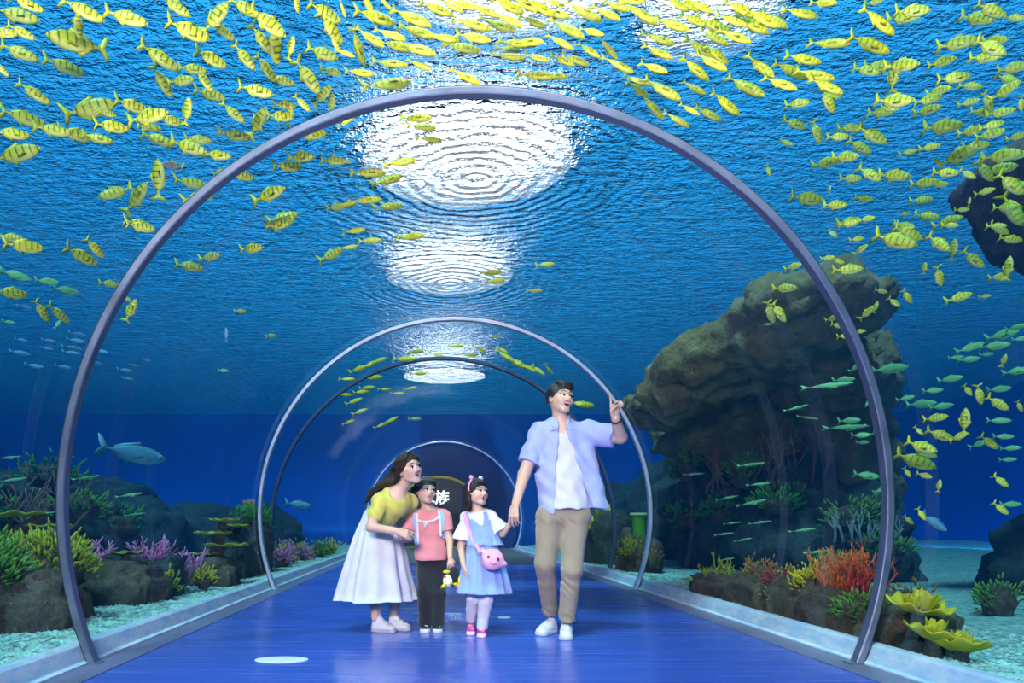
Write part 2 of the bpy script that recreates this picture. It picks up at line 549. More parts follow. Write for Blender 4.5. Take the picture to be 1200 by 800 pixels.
def mat_hoop():
    b = N('brushed_hoop_steel')
    co = b.coord()
    nz = b.noise(b.n('Mapping', Vector=co, Scale=(1, 30, 1)).outputs[0], 4.0, 3)
    col = b.ramp(nz, [(0.3, (0.20, 0.20, 0.25)), (0.7, (0.33, 0.33, 0.41))])
    return b.end(b.pbr(col, 0.38, b.bump(nz, 0.05, 0.002), Metallic=0.75))
M_HOOP = mat_hoop()
M_HOOPD = simple('dark_hoop_steel', (0.07, 0.10, 0.18), 0.5, 0.15, 3.0, Metallic=0.4)
M_RUB = simple('black_gasket', (0.015, 0.016, 0.022), 0.6)

def hoop(name, Y, label, dy=0.072, dr=0.042, mat=None):
    e = empty(name, (0, Y, 0))
    tag(e, label, 'hoop', 'steel hoops of the tunnel')
    sweep_arch('hoop_bar', R_T - 0.012 - dr, R_T - 0.012, Z_T, 0.0, -dy / 2, dy / 2, mat or M_HOOP, e)
    sweep_arch('gasket', R_T - 0.012, R_T - 0.003, Z_T, 0.0, -dy * 0.32, dy * 0.32, M_RUB, e, bevel=0.001)
    for sx in (-1, 1):
        fx = sx * (HALF_W - 0.045)
        f = box('foot_plate', fx - 0.045, fx + 0.03, -dy * 0.62, dy * 0.62, 0.0, 0.012, mat or M_HOOP, e)
    return e
hoop('tunnel_hoop', 4.35, 'wide grey steel hoop of the tunnel standing in front of the family')
hoop('tunnel_hoop', 9.2, 'pale grey steel hoop of the tunnel standing behind the family', mat=simple('pale_hoop_steel', (0.55, 0.58, 0.68), 0.35, 0.1, 3.0, Metallic=0.5))
hoop('tunnel_hoop', 23.2, 'slim pale steel hoop of the tunnel around the dark exit', mat=_mats['pale_hoop_steel'])
oh = sweep_arch('outer_hoop', 2.655, 2.705, 0.683, 0.06, 11.95, 12.05, M_HOOPD, None, cx=-0.126)
tag(oh, 'dark steel hoop in the water outside the tunnel behind the man', 'hoop')

def mat_seam():
    b = N('acrylic_seam')
    d = b.n('BsdfDiffuse', Color=(0.35, 0.5, 0.6)).outputs[0]
    t = b.n('BsdfTransparent').outputs[0]
    nz = b.ramp(b.noise(b.coord(), 2.0, 3), [(0.3, (0.0,) * 3), (0.75, (0.05,) * 3)])
    return b.end(b.n('MixShader', Fac=nz, i1=t, i2=d).outputs[0])
M_SEAM = mat_seam()
for k, (ys, w) in enumerate([(3.95, 0.10), (4.95, 0.16), (5.65, 0.12), (7.7, 0.10)]):
    tag(sweep_arch('trim_%d' % (k + 1), R_T - 0.010, R_T - 0.004, Z_T, 0.08, ys, ys + w, M_SEAM, bevel=0.001), 'milky bonded seam between two acrylic panels', kind='structure')

def mat_kerb():
    b = N('frosted_kerb')
    co = b.coord()
    nz = b.noise(b.n('Mapping', Vector=co, Scale=(3, 1.5, 6)).outputs[0], 3.0, 4, 0.65, 0.5)
    col = b.ramp(nz, [(0.3, (0.42, 0.64, 0.92)), (0.65, (0.85, 0.93, 1.0))])
    return b.end(b.pbr(col, 0.5, b.bump(nz, 0.1, 0.01)))
M_KERB = mat_kerb()
for nm, s in (('trim_left', -1), ('trim_right', 1)):
    prof = [(HALF_W - 0.07, 0.0), (HALF_W - 0.07, 0.02), (HALF_W - 0.045, 0.03), (HALF_W + 0.055, 0.115), (HALF_W + 0.11, 0.125), (HALF_W + 0.11, -0.1), (HALF_W - 0.0, -0.1)]
    prof = [(HALF_W - 0.012, 0.0), (HALF_W - 0.012, 0.012), (HALF_W + 0.015, 0.022), (HALF_W + 0.052, 0.10), (HALF_W + 0.075, 0.112), (HALF_W + 0.12, 0.112), (HALF_W + 0.12, -0.05), (HALF_W, -0.05)]
    n = len(prof)
    V = [(s * x, Y0, z) for x, z in prof] + [(s * x, Y1, z) for x, z in prof]
    Fc = [(i, (i + 1) % n, n + (i + 1) % n, n + i) for i in range(n)]
    Fc += [tuple(range(n - 1, -1, -1)), tuple(range(n, 2 * n))]
    if s < 0: Fc = [f[::-1] for f in Fc]
    tag(mesh_obj(nm, V, Fc, M_KERB), 'frosted pale blue kerb along the walkway', kind='structure')
M_EDGE = simple('grey_floor_edge', (0.16, 0.16, 0.26), 0.35, 0.2, 2.0)
for nm, s in (('trim_edge_left', -1), ('trim_edge_right', 1)):
    xa, xb = sorted((s * (HALF_W - 0.014), s * (HALF_W - 0.20)))
    tag(box(nm, xa, xb, Y0, Y1, 0.0, 0.004, M_EDGE), 'grey border strip of the walkway floor', kind='structure')

# the exit at the far end
door = empty('door_1', (0.0, Y1 - 0.02, 0)); tag(door, 'dark arched exit doorway at the end of the tunnel', kind='structure')
def arch_panel(name, r, cz, y0, y1, mat, parent):
    p = arch_profile(r, cz, 0.0)
    n = len(p)
    V = [(x, y0, z) for x, z in p] + [(x, y1, z) for x, z in p]
    Fc = [(i, (i + 1) % n, n + (i + 1) % n, n + i) for i in range(n)] + [tuple(range(n)), tuple(range(2 * n - 1, n - 1, -1))]
    return mesh_obj(name, V, Fc, mat, parent)
arch_panel('bulkhead', R_T - 0.07, Z_T, -0.06, -0.01, M_NAVY, door)
sweep_arch('arch_trim', 1.42, 1.50, 0.75, 0.0, -0.16, -0.06, M_GOLD, door, cx=-0.15)
b_ = arch_panel('door_recess', 1.42, 0.75, -0.10, -0.06, M_PANEL, door); b_.location.x = -0.15
for k, (x0, x1) in enumerate([(-1.15, -0.55), (-0.45, 0.1), (0.55, 0.62), (0.2, 0.5)]):
    box('door_leaf', x0, x1, -0.14, -0.10, 0.0 if k != 2 else 0, (1.25, 1.30, 1.75, 1.1)[k], (M_PANEL2, M_PANEL2, M_NAVY, M_PANEL2)[k], door)
box('threshold_strip', -1.25, 1.1, -0.24, -0.06, 0.0, 0.05, M_GOLD, door)

sign = empty('exit_sign', (-0.17, Y1 - 0.17, 1.52))
tag(sign, 'dark sign with two white glowing characters above the exit', 'sign')
box('sign_board', -0.62, 0.42, -0.03, 0.02, -0.22, 0.26, M_PANEL, sign)
M_GLOW = mat_emit('sign_glow', (0.8, 0.92, 1.0), 1.6)
def text_mesh(name, txt, size, mat, parent, loc, rot, extrude=0.008):
    cu = bpy.data.curves.new(name, 'FONT'); cu.body = txt; cu.size = size; cu.extrude = extrude
    cu.offset = size * 0.02
    cu.align_x = 'CENTER'; cu.align_y = 'CENTER'
    ob = bpy.data.objects.new(name, cu); COL.objects.link(ob)
    dg = bpy.context.evaluated_depsgraph_get()
    me = bpy.data.meshes.new_from_object(ob.evaluated_get(dg))
    bpy.data.objects.remove(ob)
    me.materials.clear(); me.materials.append(mat)
    o = bpy.data.objects.new(name, me); COL.objects.link(o)
    o.parent = parent; o.location = loc; o.rotation_euler = rot
    return o
for ch, dx in (('水', -0.33), ('族', 0.12)):
    text_mesh('letter', ch, 0.46, M_GLOW, sign, (dx, -0.042, 0.02), (PI / 2, 0, 0))

tag(box('floor_mat', -1.7, HALF_W - 0.25, 14.6, Y1 - 0.3, 0.0, 0.012, simple('black_mat', (0.006, 0.006, 0.012), 0.7, 0.2, 3, 0.3)), 'black rubber mat on the floor before the exit', 'mat')

# light spots and a projected sign, painted as flat shapes on the floor
M_WHITE = simple('painted_white_light', (0.85, 0.92, 1.0), 0.35, 0.03)
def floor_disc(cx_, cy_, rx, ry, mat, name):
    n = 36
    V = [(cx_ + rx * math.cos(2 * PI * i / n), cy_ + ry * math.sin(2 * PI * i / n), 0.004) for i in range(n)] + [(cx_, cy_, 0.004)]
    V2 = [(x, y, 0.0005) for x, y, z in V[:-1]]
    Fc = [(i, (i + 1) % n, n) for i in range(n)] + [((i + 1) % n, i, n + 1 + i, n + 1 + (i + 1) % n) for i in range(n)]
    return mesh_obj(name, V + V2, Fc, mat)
p = ground(330, 773); tag(floor_disc(p.x, p.y, 0.155, 0.10, M_WHITE, 'painted_light_spot'), 'plain white oval of painted light on the open blue floor', 'painted light')
p = ground(591, 723.5); tag(floor_disc(p.x, p.y, 0.055, 0.06, M_WHITE, 'painted_light_spot'), 'small white fleck of painted light on the floor between girl and man', 'painted light')
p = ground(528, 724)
fs = empty('floor_sign', (p.x, p.y, 0.002)); tag(fs, 'painted violet light projection with white lettering on the floor between boy and girl', 'painted light')  # projected light laid down as violet and white shapes
box('violet_light_patch', -0.12, 0.14, -0.26, 0.30, -0.001, 0.002, simple('painted_violet_light', (0.12, 0.06, 0.72), 0.35, 0.05), fs)
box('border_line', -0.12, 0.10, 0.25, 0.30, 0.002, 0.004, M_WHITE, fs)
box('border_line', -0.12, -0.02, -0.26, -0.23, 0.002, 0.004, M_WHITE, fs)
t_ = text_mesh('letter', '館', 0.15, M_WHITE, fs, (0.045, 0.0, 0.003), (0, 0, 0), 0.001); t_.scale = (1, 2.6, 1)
# ------------------------------------------------------------------ gravel bed
rng = np.random.default_rng(5)
def mat_gravel():
    b = N('pale_gravel')
    co = b.coord()
    vo = b.n('TexVoronoi', {'feature': 'F1'}, Vector=co, Scale=26.0)
    cell = vo.outputs['Color']; dist = vo.outputs['Distance']
    g = b.n('SeparateColor', Color=cell).outputs[0]
    col = b.ramp(g, [(0.0, (0.16, 0.36, 0.32)), (0.35, (0.36, 0.66, 0.58)), (1.0, (0.60, 0.90, 0.80))])
    big = b.noise(co, 1.2, 3)
    col = b.mix(b.ramp(big, [(0.35, (0, 0, 0)), (0.7, (0.35,) * 3)]), col, (0.18, 0.42, 0.38))
    return b.end(b.pbr(col, 0.85, b.bump(b.math('SUBTRACT', 1.0, dist), 0.9, 0.03)))
M_GRAVEL = mat_gravel()
def gravel_h(x, y):
    ax = abs(x) - HALF_W
    return 0.085 + 0.02 * math.sin(x * 3.1 + y * 0.7) * min(1, ax * 2) + 0.05 * max(0, ax - 1.5) * 0.4 + 0.025 * noise.noise((x * 1.3, y * 1.3, 2.0)) * min(1, ax * 3)
for nm, s in (('gravel_bed', -1), ('gravel_bed', 1)):
    xs = np.concatenate([np.linspace(HALF_W + 0.10, HALF_W + 2.0, 30), np.linspace(HALF_W + 2.2, TANK_X - 0.01, 14)]) * s
    ys = np.linspace(Y0 + 0.02, Y1 - 0.02, 150)
    V = [(x, y, gravel_h(x, y)) for x in xs for y in ys]
    n = len(ys)
    Fc = [(i * n + j, (i + 1) * n + j, (i + 1) * n + j + 1, i * n + j + 1) for i in range(len(xs) - 1) for j in range(n - 1)]
    if s < 0: Fc = [f[::-1] for f in Fc]
    o = mesh_obj(nm, V, Fc, M_GRAVEL, smooth=True)
    tag(o, 'pale gravel bed of the tank beside the ' + ('light spot side' if s < 0 else 'pointing man') + ' of the walkway', kind='structure')
    # loose pebbles lying on it
    k = 9000
    px_ = (HALF_W + 0.13 + rng.random(k) ** 1.5 * 1.1) * s; py_ = 3.0 + rng.random(k) ** 1.4 * 12
    base = np.array([(1, 0, 0), (-1, 0, 0), (0, 1, 0), (0, -1, 0), (0, 0, 1), (0, 0, -1)], float)
    tri = np.array([(0, 2, 4), (2, 1, 4), (1, 3, 4), (3, 0, 4), (2, 0, 5), (1, 2, 5), (3, 1, 5), (0, 3, 5)])
    VV = []; sz = 0.008 + rng.random(k) * 0.012
    ang = rng.random(k) * 6.28
    for i in range(k):
        c, sn = math.cos(ang[i]), math.sin(ang[i])
        q = base * (sz[i] * 1.3, sz[i], sz[i] * 0.7)
        VV.append(np.stack([q[:, 0] * c - q[:, 1] * sn + px_[i], q[:, 0] * sn + q[:, 1] * c + py_[i], q[:, 2] + gravel_h(px_[i], py_[i]) + 0.004], 1))
    T = (tri[None] + (np.arange(k) * 6)[:, None, None]).reshape(-1, 3)
    pb = np_mesh_obj('gravel_pebbles', np.concatenate(VV), T, simple('pebble_%d' % (s > 0), (0.40, 0.70, 0.60), 0.8, 0.5, 9.0), smooth=False)
    tag(pb, 'loose pale pebbles on the gravel beside the ' + ('light spot side' if s < 0 else 'pointing man') + ' of the walkway', 'gravel', kind='stuff')

# ------------------------------------------------------------------ rocks
def mat_rock(name, lo, mid, hi, scale=2.2):
    b = N(name)
    co = b.coord()
    n1 = b.noise(co, scale, 6, 0.65, 0.4)
    n2 = b.noise(co, scale * 6, 4, 0.7)
    col = b.ramp(b.math('ADD', b.math('MULTIPLY', n1, 0.7), b.math('MULTIPLY', n2, 0.3)), [(0.32, lo), (0.5, mid), (0.68, hi)])
    # coralline crusts
    cr = b.ramp(b.noise(co, scale * 2.3, 3, 0.6, 1.0), [(0.62, (0, 0, 0)), (0.72, (0.6,) * 3)])
    col = b.mix(cr, col, (0.22, 0.10, 0.12))
    hgt = b.math('ADD', n1, b.math('MULTIPLY', n2, 0.5))
    return b.end(b.pbr(col, 0.9, b.bump(hgt, 0.8, 0.12)))
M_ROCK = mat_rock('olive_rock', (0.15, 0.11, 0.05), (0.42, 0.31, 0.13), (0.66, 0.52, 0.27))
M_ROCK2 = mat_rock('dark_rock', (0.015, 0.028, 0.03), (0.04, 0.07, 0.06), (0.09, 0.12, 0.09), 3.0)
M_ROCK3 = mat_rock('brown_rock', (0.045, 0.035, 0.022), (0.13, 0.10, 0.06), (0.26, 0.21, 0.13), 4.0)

def ico(sub):
    bm = bmesh.new(); bmesh.ops.create_icosphere(bm, subdivisions=sub, radius=1.0)
    V = np.array([v.co[:] for v in bm.verts]); T = np.array([[v.index for v in f.verts] for f in bm.faces]); bm.free()
    return V, T
ICO = {k: ico(k) for k in (2, 3, 4, 5)}

def rock(name, loc, size, seed, mat, label=None, sub=4, rough=0.35, group=None, parent=None, cat='rock', sq=0.6, rz=0.0):
    V, T = ICO[sub]
    p = np.sign(V) * np.abs(V) ** sq                # blocky rather than round
    d = fbm(V, 1.3, seed, 5)
    d2 = fbm(V, 3.4, seed + 11, 4)
    p = p * (1 + rough * d + rough * 0.45 * d2)[:, None]
    c, s = math.cos(rz), math.sin(rz)
    p = p * np.array(size)
    p = np.stack([p[:, 0] * c - p[:, 1] * s, p[:, 0] * s + p[:, 1] * c, p[:, 2]], 1)
    o = np_mesh_obj(name, p, T, mat, parent)
    o.location = loc
    if label: tag(o, label, cat, group)
    return o

def massif(name, lo, hi, h, blobs, cuts, mat, label, seed, amp=0.22, freq=1.1):
    """large outcrop: fused ellipsoids broken up with noise"""
    f = Field(lo, hi, h)
    for (c, r) in blobs: f.ell(c, r, k=0.5)
    for (c, r) in cuts: f.ell(c, r, k=0.35, op='sub')
    V, Q = f.mesh()
    n1 = fbm(V, freq, seed, 5); n2 = fbm(V, freq * 3.5, seed + 3, 4)
    # push along approximate normals
    Nn = np.zeros_like(V)
    fn = np.cross(V[Q[:, 2]] - V[Q[:, 0]], V[Q[:, 3]] - V[Q[:, 1]])
    for a in range(4): np.add.at(Nn, Q[:, a], fn)
    Nn /= np.maximum(np.linalg.norm(Nn, axis=1), 1e-9)[:, None]
    ledge = np.abs(((V[:, 2] + 0.25 * V[:, 1] * 0.3 + n1 * 0.4) * 2.2) % 1.0 - 0.5) * 2      # bedding layers
    V = V + Nn * (amp * n1 + amp * 0.5 * n2 + amp * 0.5 * (ledge - 0.5))[:, None]
    o = np_mesh_obj(name, V, Q, mat)
    tag(o, label, 'rock')
    return o

# big overhanging ledge on the side the man points to
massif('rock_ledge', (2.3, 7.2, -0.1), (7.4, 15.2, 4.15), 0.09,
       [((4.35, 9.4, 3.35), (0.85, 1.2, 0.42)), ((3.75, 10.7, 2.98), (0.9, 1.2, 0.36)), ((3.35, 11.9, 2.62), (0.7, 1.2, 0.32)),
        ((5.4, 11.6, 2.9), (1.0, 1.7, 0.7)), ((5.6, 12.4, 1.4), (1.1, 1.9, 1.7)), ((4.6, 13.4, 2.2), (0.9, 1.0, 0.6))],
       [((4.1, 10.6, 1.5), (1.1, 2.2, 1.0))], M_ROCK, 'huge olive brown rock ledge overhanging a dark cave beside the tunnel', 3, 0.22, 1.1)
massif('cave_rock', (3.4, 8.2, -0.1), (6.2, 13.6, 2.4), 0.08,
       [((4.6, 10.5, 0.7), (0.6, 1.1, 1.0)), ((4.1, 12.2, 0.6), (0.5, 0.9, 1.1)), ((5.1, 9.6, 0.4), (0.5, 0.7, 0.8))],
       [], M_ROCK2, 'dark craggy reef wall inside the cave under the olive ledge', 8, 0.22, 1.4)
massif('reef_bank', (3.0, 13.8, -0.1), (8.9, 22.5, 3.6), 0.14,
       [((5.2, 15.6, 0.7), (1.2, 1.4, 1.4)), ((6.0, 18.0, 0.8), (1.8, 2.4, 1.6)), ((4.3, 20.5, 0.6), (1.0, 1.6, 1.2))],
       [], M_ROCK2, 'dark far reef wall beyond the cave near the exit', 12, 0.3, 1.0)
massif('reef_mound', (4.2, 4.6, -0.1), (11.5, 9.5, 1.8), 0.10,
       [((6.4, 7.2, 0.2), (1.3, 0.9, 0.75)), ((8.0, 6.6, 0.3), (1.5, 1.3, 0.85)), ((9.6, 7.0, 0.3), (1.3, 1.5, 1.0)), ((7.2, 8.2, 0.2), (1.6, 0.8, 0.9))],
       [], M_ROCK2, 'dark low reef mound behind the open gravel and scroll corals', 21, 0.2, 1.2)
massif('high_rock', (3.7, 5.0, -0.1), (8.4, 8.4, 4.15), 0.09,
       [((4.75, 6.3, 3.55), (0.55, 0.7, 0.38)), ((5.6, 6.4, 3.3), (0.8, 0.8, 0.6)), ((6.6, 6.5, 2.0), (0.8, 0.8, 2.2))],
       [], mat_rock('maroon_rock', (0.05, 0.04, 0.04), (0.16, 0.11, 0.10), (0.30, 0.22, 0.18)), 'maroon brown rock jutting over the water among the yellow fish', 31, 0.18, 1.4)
# reef on the light spot side
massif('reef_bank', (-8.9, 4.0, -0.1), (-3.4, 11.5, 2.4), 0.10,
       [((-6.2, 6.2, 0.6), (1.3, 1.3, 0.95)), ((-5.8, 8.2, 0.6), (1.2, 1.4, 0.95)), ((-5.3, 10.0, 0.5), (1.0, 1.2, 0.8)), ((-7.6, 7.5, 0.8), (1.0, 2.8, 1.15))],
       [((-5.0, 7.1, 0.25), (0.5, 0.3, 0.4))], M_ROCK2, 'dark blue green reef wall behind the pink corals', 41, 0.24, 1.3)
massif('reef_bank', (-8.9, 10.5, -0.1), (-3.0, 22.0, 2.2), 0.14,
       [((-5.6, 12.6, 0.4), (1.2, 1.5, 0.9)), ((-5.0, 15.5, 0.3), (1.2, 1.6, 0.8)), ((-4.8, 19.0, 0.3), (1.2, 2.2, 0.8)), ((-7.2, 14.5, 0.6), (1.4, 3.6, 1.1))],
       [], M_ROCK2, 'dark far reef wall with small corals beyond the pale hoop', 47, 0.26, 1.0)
# ------------------------------------------------------------------ corals
def tube_geo(path, radii, n=6):
    """verts, faces of a tapered tube along a list of points"""
    V, Fc = [], []
    prev = None
    for i, p in enumerate(path):
        p = Vector(p)
        d = (Vector(path[min(i + 1, len(path) - 1)]) - Vector(path[max(i - 1, 0)]))
        if d.length < 1e-9: d = Vector((0, 0, 1))
        d.normalize()
        ref = prev if prev is not None else (Vector((1, 0, 0)) if abs(d.x) < 0.8 else Vector((0, 1, 0)))
        u = (ref - d * ref.dot(d)).normalized(); w = d.cross(u); prev = u
        for k in range(n):
            t = 2 * PI * k / n
            V.append(p + (u * math.cos(t) + w * math.sin(t)) * radii[i])
    m = len(path)
    for i in range(m - 1):
        for k in range(n):
            j = (k + 1) % n
            Fc.append((i * n + k, i * n + j, (i + 1) * n + j, (i + 1) * n + k))
    Fc.append(tuple(range(n - 1, -1, -1))); Fc.append(tuple(range((m - 1) * n, m * n)))
    return V, Fc

class Geo:
    def __init__(s): s.V, s.F, s.M = [], [], []
    def add(s, V, Fc, m=0):
        o = len(s.V); s.V += [tuple(v) for v in V]; s.F += [tuple(i + o for i in f) for f in Fc]; s.M += [m] * len(Fc)
    def tube(s, path, radii, n=6, m=0): s.add(*tube_geo(path, radii, n), m)
    def blob(s, c, r, seed=0, sub=2, amp=0.2, m=0):
        V, T = ICO[sub]
        q = V * (1 + amp * np.sin(V[:, 0] * 5 + seed) * np.cos(V[:, 1] * 4 + seed * 2) + amp * 0.6 * np.sin(V[:, 2] * 9 + seed * 3))[:, None]
        q = q * np.array(r if hasattr(r, '__len__') else (r, r, r)) + np.array(c)
        s.add(q, T.tolist(), m)
    def build(s, name, mats, parent=None, smooth=True):
        return mesh_obj(name, s.V, s.F, mats, parent, smooth, s.M)

def coral_mat(name, c, tip, h0=0.0, h1=0.3, rough=0.7):
    """coral skin: body colour with paler growing tips higher up"""
    if name in _mats: return _mats[name]
    b = N(name)
    co = b.coord()
    z = b.n('SeparateXYZ', Vector=co).outputs[2]
    nz = b.noise(co, 30.0, 3)
    t = b.n('MapRange', Value=b.math('ADD', z, b.math('MULTIPLY', nz, 0.08)), i1=h0, i2=h1).outputs[0]
    col = b.mix(t, c, tip)
    col = b.mix(b.math('MULTIPLY', nz, 0.4), col, tuple(x * 0.5 for x in c))
    _mats[name] = b.end(b.pbr(col, rough, b.bump(b.noise(co, 90.0, 2), 0.5, 0.01)))
    return _mats[name]

def grow(g, p, d, L, r, depth, rnd, spread, flat=None, n=5, m=0):
    k = 3
    path, rad = [p], [r]
    q = Vector(p)
    for i in range(k):
        d = (d + Vector((rnd.uniform(-1, 1), rnd.uniform(-1, 1), rnd.uniform(-0.4, 1))) * 0.18).normalized()
        if flat is not None: d = (d - flat * d.dot(flat) * 0.8).normalized()
        q = q + d * (L / k)
        path.append(q.copy()); rad.append(r * (1 - 0.45 * (i + 1) / k))
    g.tube(path, rad, n, m)
    if depth > 0:
        for _ in range(rnd.choice((2, 3))):
            nd = (d + Vector((rnd.uniform(-1, 1), rnd.uniform(-1, 1), rnd.uniform(-0.2, 0.9))) * spread).normalized()
            if flat is not None: nd = (nd - flat * nd.dot(flat) * 0.85).normalized()
            s0 = path[rnd.choice((1, 2, 3))]
            grow(g, s0, nd, L * rnd.uniform(0.55, 0.8), r * 0.62, depth - 1, rnd, spread, flat, n, m)

def staghorn(loc, h, spread, nb, mat, seed, label, depth=2, r=0.018, base=None, group=None, name='branching_coral', flat=None, lean=0.8, cat='coral'):
    rnd = random.Random(seed)
    e = empty(name, loc); tag(e, label, cat, group)
    g = Geo(); g.blob((0, 0, 0), (spread * 0.35, spread * 0.35, h * 0.10), seed, 2); g.build('holdfast', base or M_ROCK3, e)
    for i in range(nb):
        a = 2 * PI * i / nb + rnd.uniform(-0.3, 0.3)
        rr = rnd.uniform(0.1, 0.4) * spread
        d = Vector((math.cos(a) * lean * rnd.uniform(0.3, 1), math.sin(a) * lean * rnd.uniform(0.3, 1), 1)).normalized()
        if flat is not None:
            p = flat.cross(Vector((0, 0, 1))).normalized() * (i / max(1, nb - 1) - 0.5) * spread * 1.1
            d = (d - flat * d.dot(flat)).normalized()
        else: p = Vector((math.cos(a) * rr, math.sin(a) * rr, 0))
        g = Geo(); grow(g, p, d, h * 0.42, r, depth, rnd, 0.9, flat); g.build('branch', mat, e)
    return e

def bushy(loc, size, n, mat, seed, label, name='leafy_coral', leaf=0.05, group=None, base=None):
    """cushion of small lobes on a lump"""
    rnd = random.Random(seed)
    e = empty(name, loc); tag(e, label, 'coral', group)
    sx, sy, sz = size
    g = Geo(); g.blob((0, 0, sz * 0.35), (sx * 0.6, sy * 0.6, sz * 0.45), seed, 3, 0.15); g.build('core', base or M_ROCK3, e)
    leaf *= 0.62
    clumps = max(5, n // 7)
    for c in range(clumps):
        a = rnd.uniform(0, 2 * PI); u = rnd.uniform(0.05, 0.95)
        cx, cy, cz = sx * 0.62 * math.cos(a) * math.sqrt(1 - u * u * 0.8), sy * 0.62 * math.sin(a) * math.sqrt(1 - u * u * 0.8), sz * (0.25 + 0.6 * u)
        g = Geo()
        for i in range(16):
            q = Vector((cx, cy, cz)) + Vector((rnd.gauss(0, 1), rnd.gauss(0, 1), rnd.gauss(0, 0.8))) * leaf * 1.5
            d = (q - Vector((0, 0, sz * 0.2))).normalized() + Vector((rnd.uniform(-.5, .5), rnd.uniform(-.5, .5), rnd.uniform(0, .8)))
            d.normalize()
            L = leaf * rnd.uniform(1.0, 2.2)
            g.tube([q, q + d * L * 0.5, q + d * L], [leaf * 0.2, leaf * 0.30, leaf * 0.10], 5)
        tag(g.build('lobe_cluster', mat, e), kind='stuff')
    return e

def plate_geo(r, ruff, depth, seed, turns=1.0, thick=0.012, nseg=40, nr=6):
    """ruffled shallow dish; turns > 1 makes a scroll"""
    rnd = random.Random(seed); ph = [rnd.uniform(0, 6.28) for _ in range(4)]
    V, Fc = [], []
    for side in (0, 1):
        for i in range(nseg + 1):
            t = i / nseg * 2 * PI * turns
            sc = 1.0 if turns == 1 else (0.45 + 0.55 * i / nseg)
            edge = 1 + 0.10 * math.sin(3 * t + ph[0]) + 0.07 * math.sin(5 * t + ph[1])
            for j in range(nr + 1):
                u = 0.06 + 0.94 * j / nr
                rr = r * sc * u * edge
                z = depth * (u ** 1.6) * (1.0 if turns == 1 else (0.75 + 0.5 * (1 - i / nseg))) + ruff * u * u * math.sin(7 * t + ph[2]) - side * thick * (1.2 - 0.6 * u)
                V.append((rr * math.cos(t), rr * math.sin(t), z))
    m = nr + 1; off = (nseg + 1) * m
    for i in range(nseg):
        for j in range(nr):
            a, b, c, d = i * m + j, (i + 1) * m + j, (i + 1) * m + j + 1, i * m + j + 1
            Fc.append((a, d, c, b)); Fc.append((off + a, off + b, off + c, off + d))
        a, b = i * m + nr, (i + 1) * m + nr
        Fc.append((a, off + a, off + b, b))
    return V, Fc

def plate_stack(loc, plates, mat, label, seed, name='plate_coral', base_r=0.1, group=None, stalk_mat=None):
    e = empty(name, loc); tag(e, label, 'coral', group)
    top = max(p[2] for p in plates)
    g = Geo()
    g.tube([(0, 0, -0.05), (0, 0, top * 0.4), (plates[-1][0] * 0.6, plates[-1][1] * 0.6, top * 0.8), (plates[-1][0], plates[-1][1], top)], [base_r * 1.4, base_r, base_r * 0.7, base_r * 0.4], 10)
    for (x, y, z, r) in plates:
        g.tube([(0, 0, max(0.0, z - r * 0.8)), (x * 0.5, y * 0.5, z - r * 0.25), (x, y, z)], [base_r * 0.45, base_r * 0.35, base_r * 0.3], 6)
    g.build('stalk', stalk_mat or M_ROCK3, e)
    for i, (x, y, z, r) in enumerate(plates):
        g = Geo(); V, Fc = plate_geo(r, r * 0.06, r * 0.14, seed + i); g.add(V, Fc)
        o = g.build('plate', mat, e); o.location = (x, y, z)
    return e

def scroll_coral(loc, r, mat, label, seed, rz, tilt=0.0, group=None):
    e = empty('scroll_coral', loc, rz); tag(e, label, 'coral', group)
    g = Geo(); g.tube([(0, 0, -0.10 - r * 0.2), (0, 0, -0.03), (0, 0, 0.015)], [r * 0.42, r * 0.26, r * 0.34], 10); g.build('stalk', M_ROCK2, e)
    g = Geo(); V, Fc = plate_geo(r, r * 0.09, r * 0.42, seed); g.add(V, Fc); o = g.build('outer_whorl', mat, e); o.rotation_euler = (tilt, 0, 0)
    g = Geo(); V, Fc = plate_geo(r * 0.66, r * 0.10, r * 0.62, seed + 3, 1.35, 0.010); g.add(V, Fc); o = g.build('inner_whorl', mat, e); o.location = (r * 0.12, -r * 0.1, r * 0.05); o.rotation_euler = (tilt - 0.15, 0.1, 0.8)
    g = Geo(); V, Fc = plate_geo(r * 0.36, r * 0.10, r * 0.5, seed + 6, 1.25, 0.010); g.add(V, Fc); o = g.build('inner_whorl', mat, e); o.location = (-r * 0.18, 0, r * 0.15); o.rotation_euler = (tilt, -0.2, 2.4)
    return e

YG = coral_mat('yellow_green_coral', (0.22, 0.30, 0.01), (0.62, 0.66, 0.05), 0.0, 0.35)
GR = coral_mat('green_coral', (0.05, 0.20, 0.02), (0.25, 0.48, 0.06), 0.0, 0.35)
YL = coral_mat('yellow_coral', (0.60, 0.50, 0.01), (0.90, 0.80, 0.04), 0.0, 0.25)
PK = coral_mat('pink_coral', (0.70, 0.10, 0.42), (0.98, 0.45, 0.75), 0.0, 0.4)
OR = coral_mat('orange_coral', (0.75, 0.10, 0.02), (0.98, 0.40, 0.08), 0.05, 0.30)
RD = coral_mat('red_coral', (0.62, 0.02, 0.05), (0.90, 0.22, 0.05), 0.10, 0.34)
BR = coral_mat('brown_coral', (0.25, 0.09, 0.02), (0.48, 0.22, 0.05), 0.0, 0.25)
MR = coral_mat('maroon_coral', (0.20, 0.015, 0.03), (0.45, 0.08, 0.06), 0.0, 0.2)
SC_ = coral_mat('scroll_yellow', (0.40, 0.38, 0.01), (0.78, 0.72, 0.04), -0.02, 0.12)
PL = coral_mat('plate_yellow', (0.36, 0.36, 0.01), (0.70, 0.66, 0.04), -0.02, 0.06)
FAN = coral_mat('brown_fan', (0.22, 0.10, 0.06), (0.42, 0.22, 0.14), 0.0, 0.6)
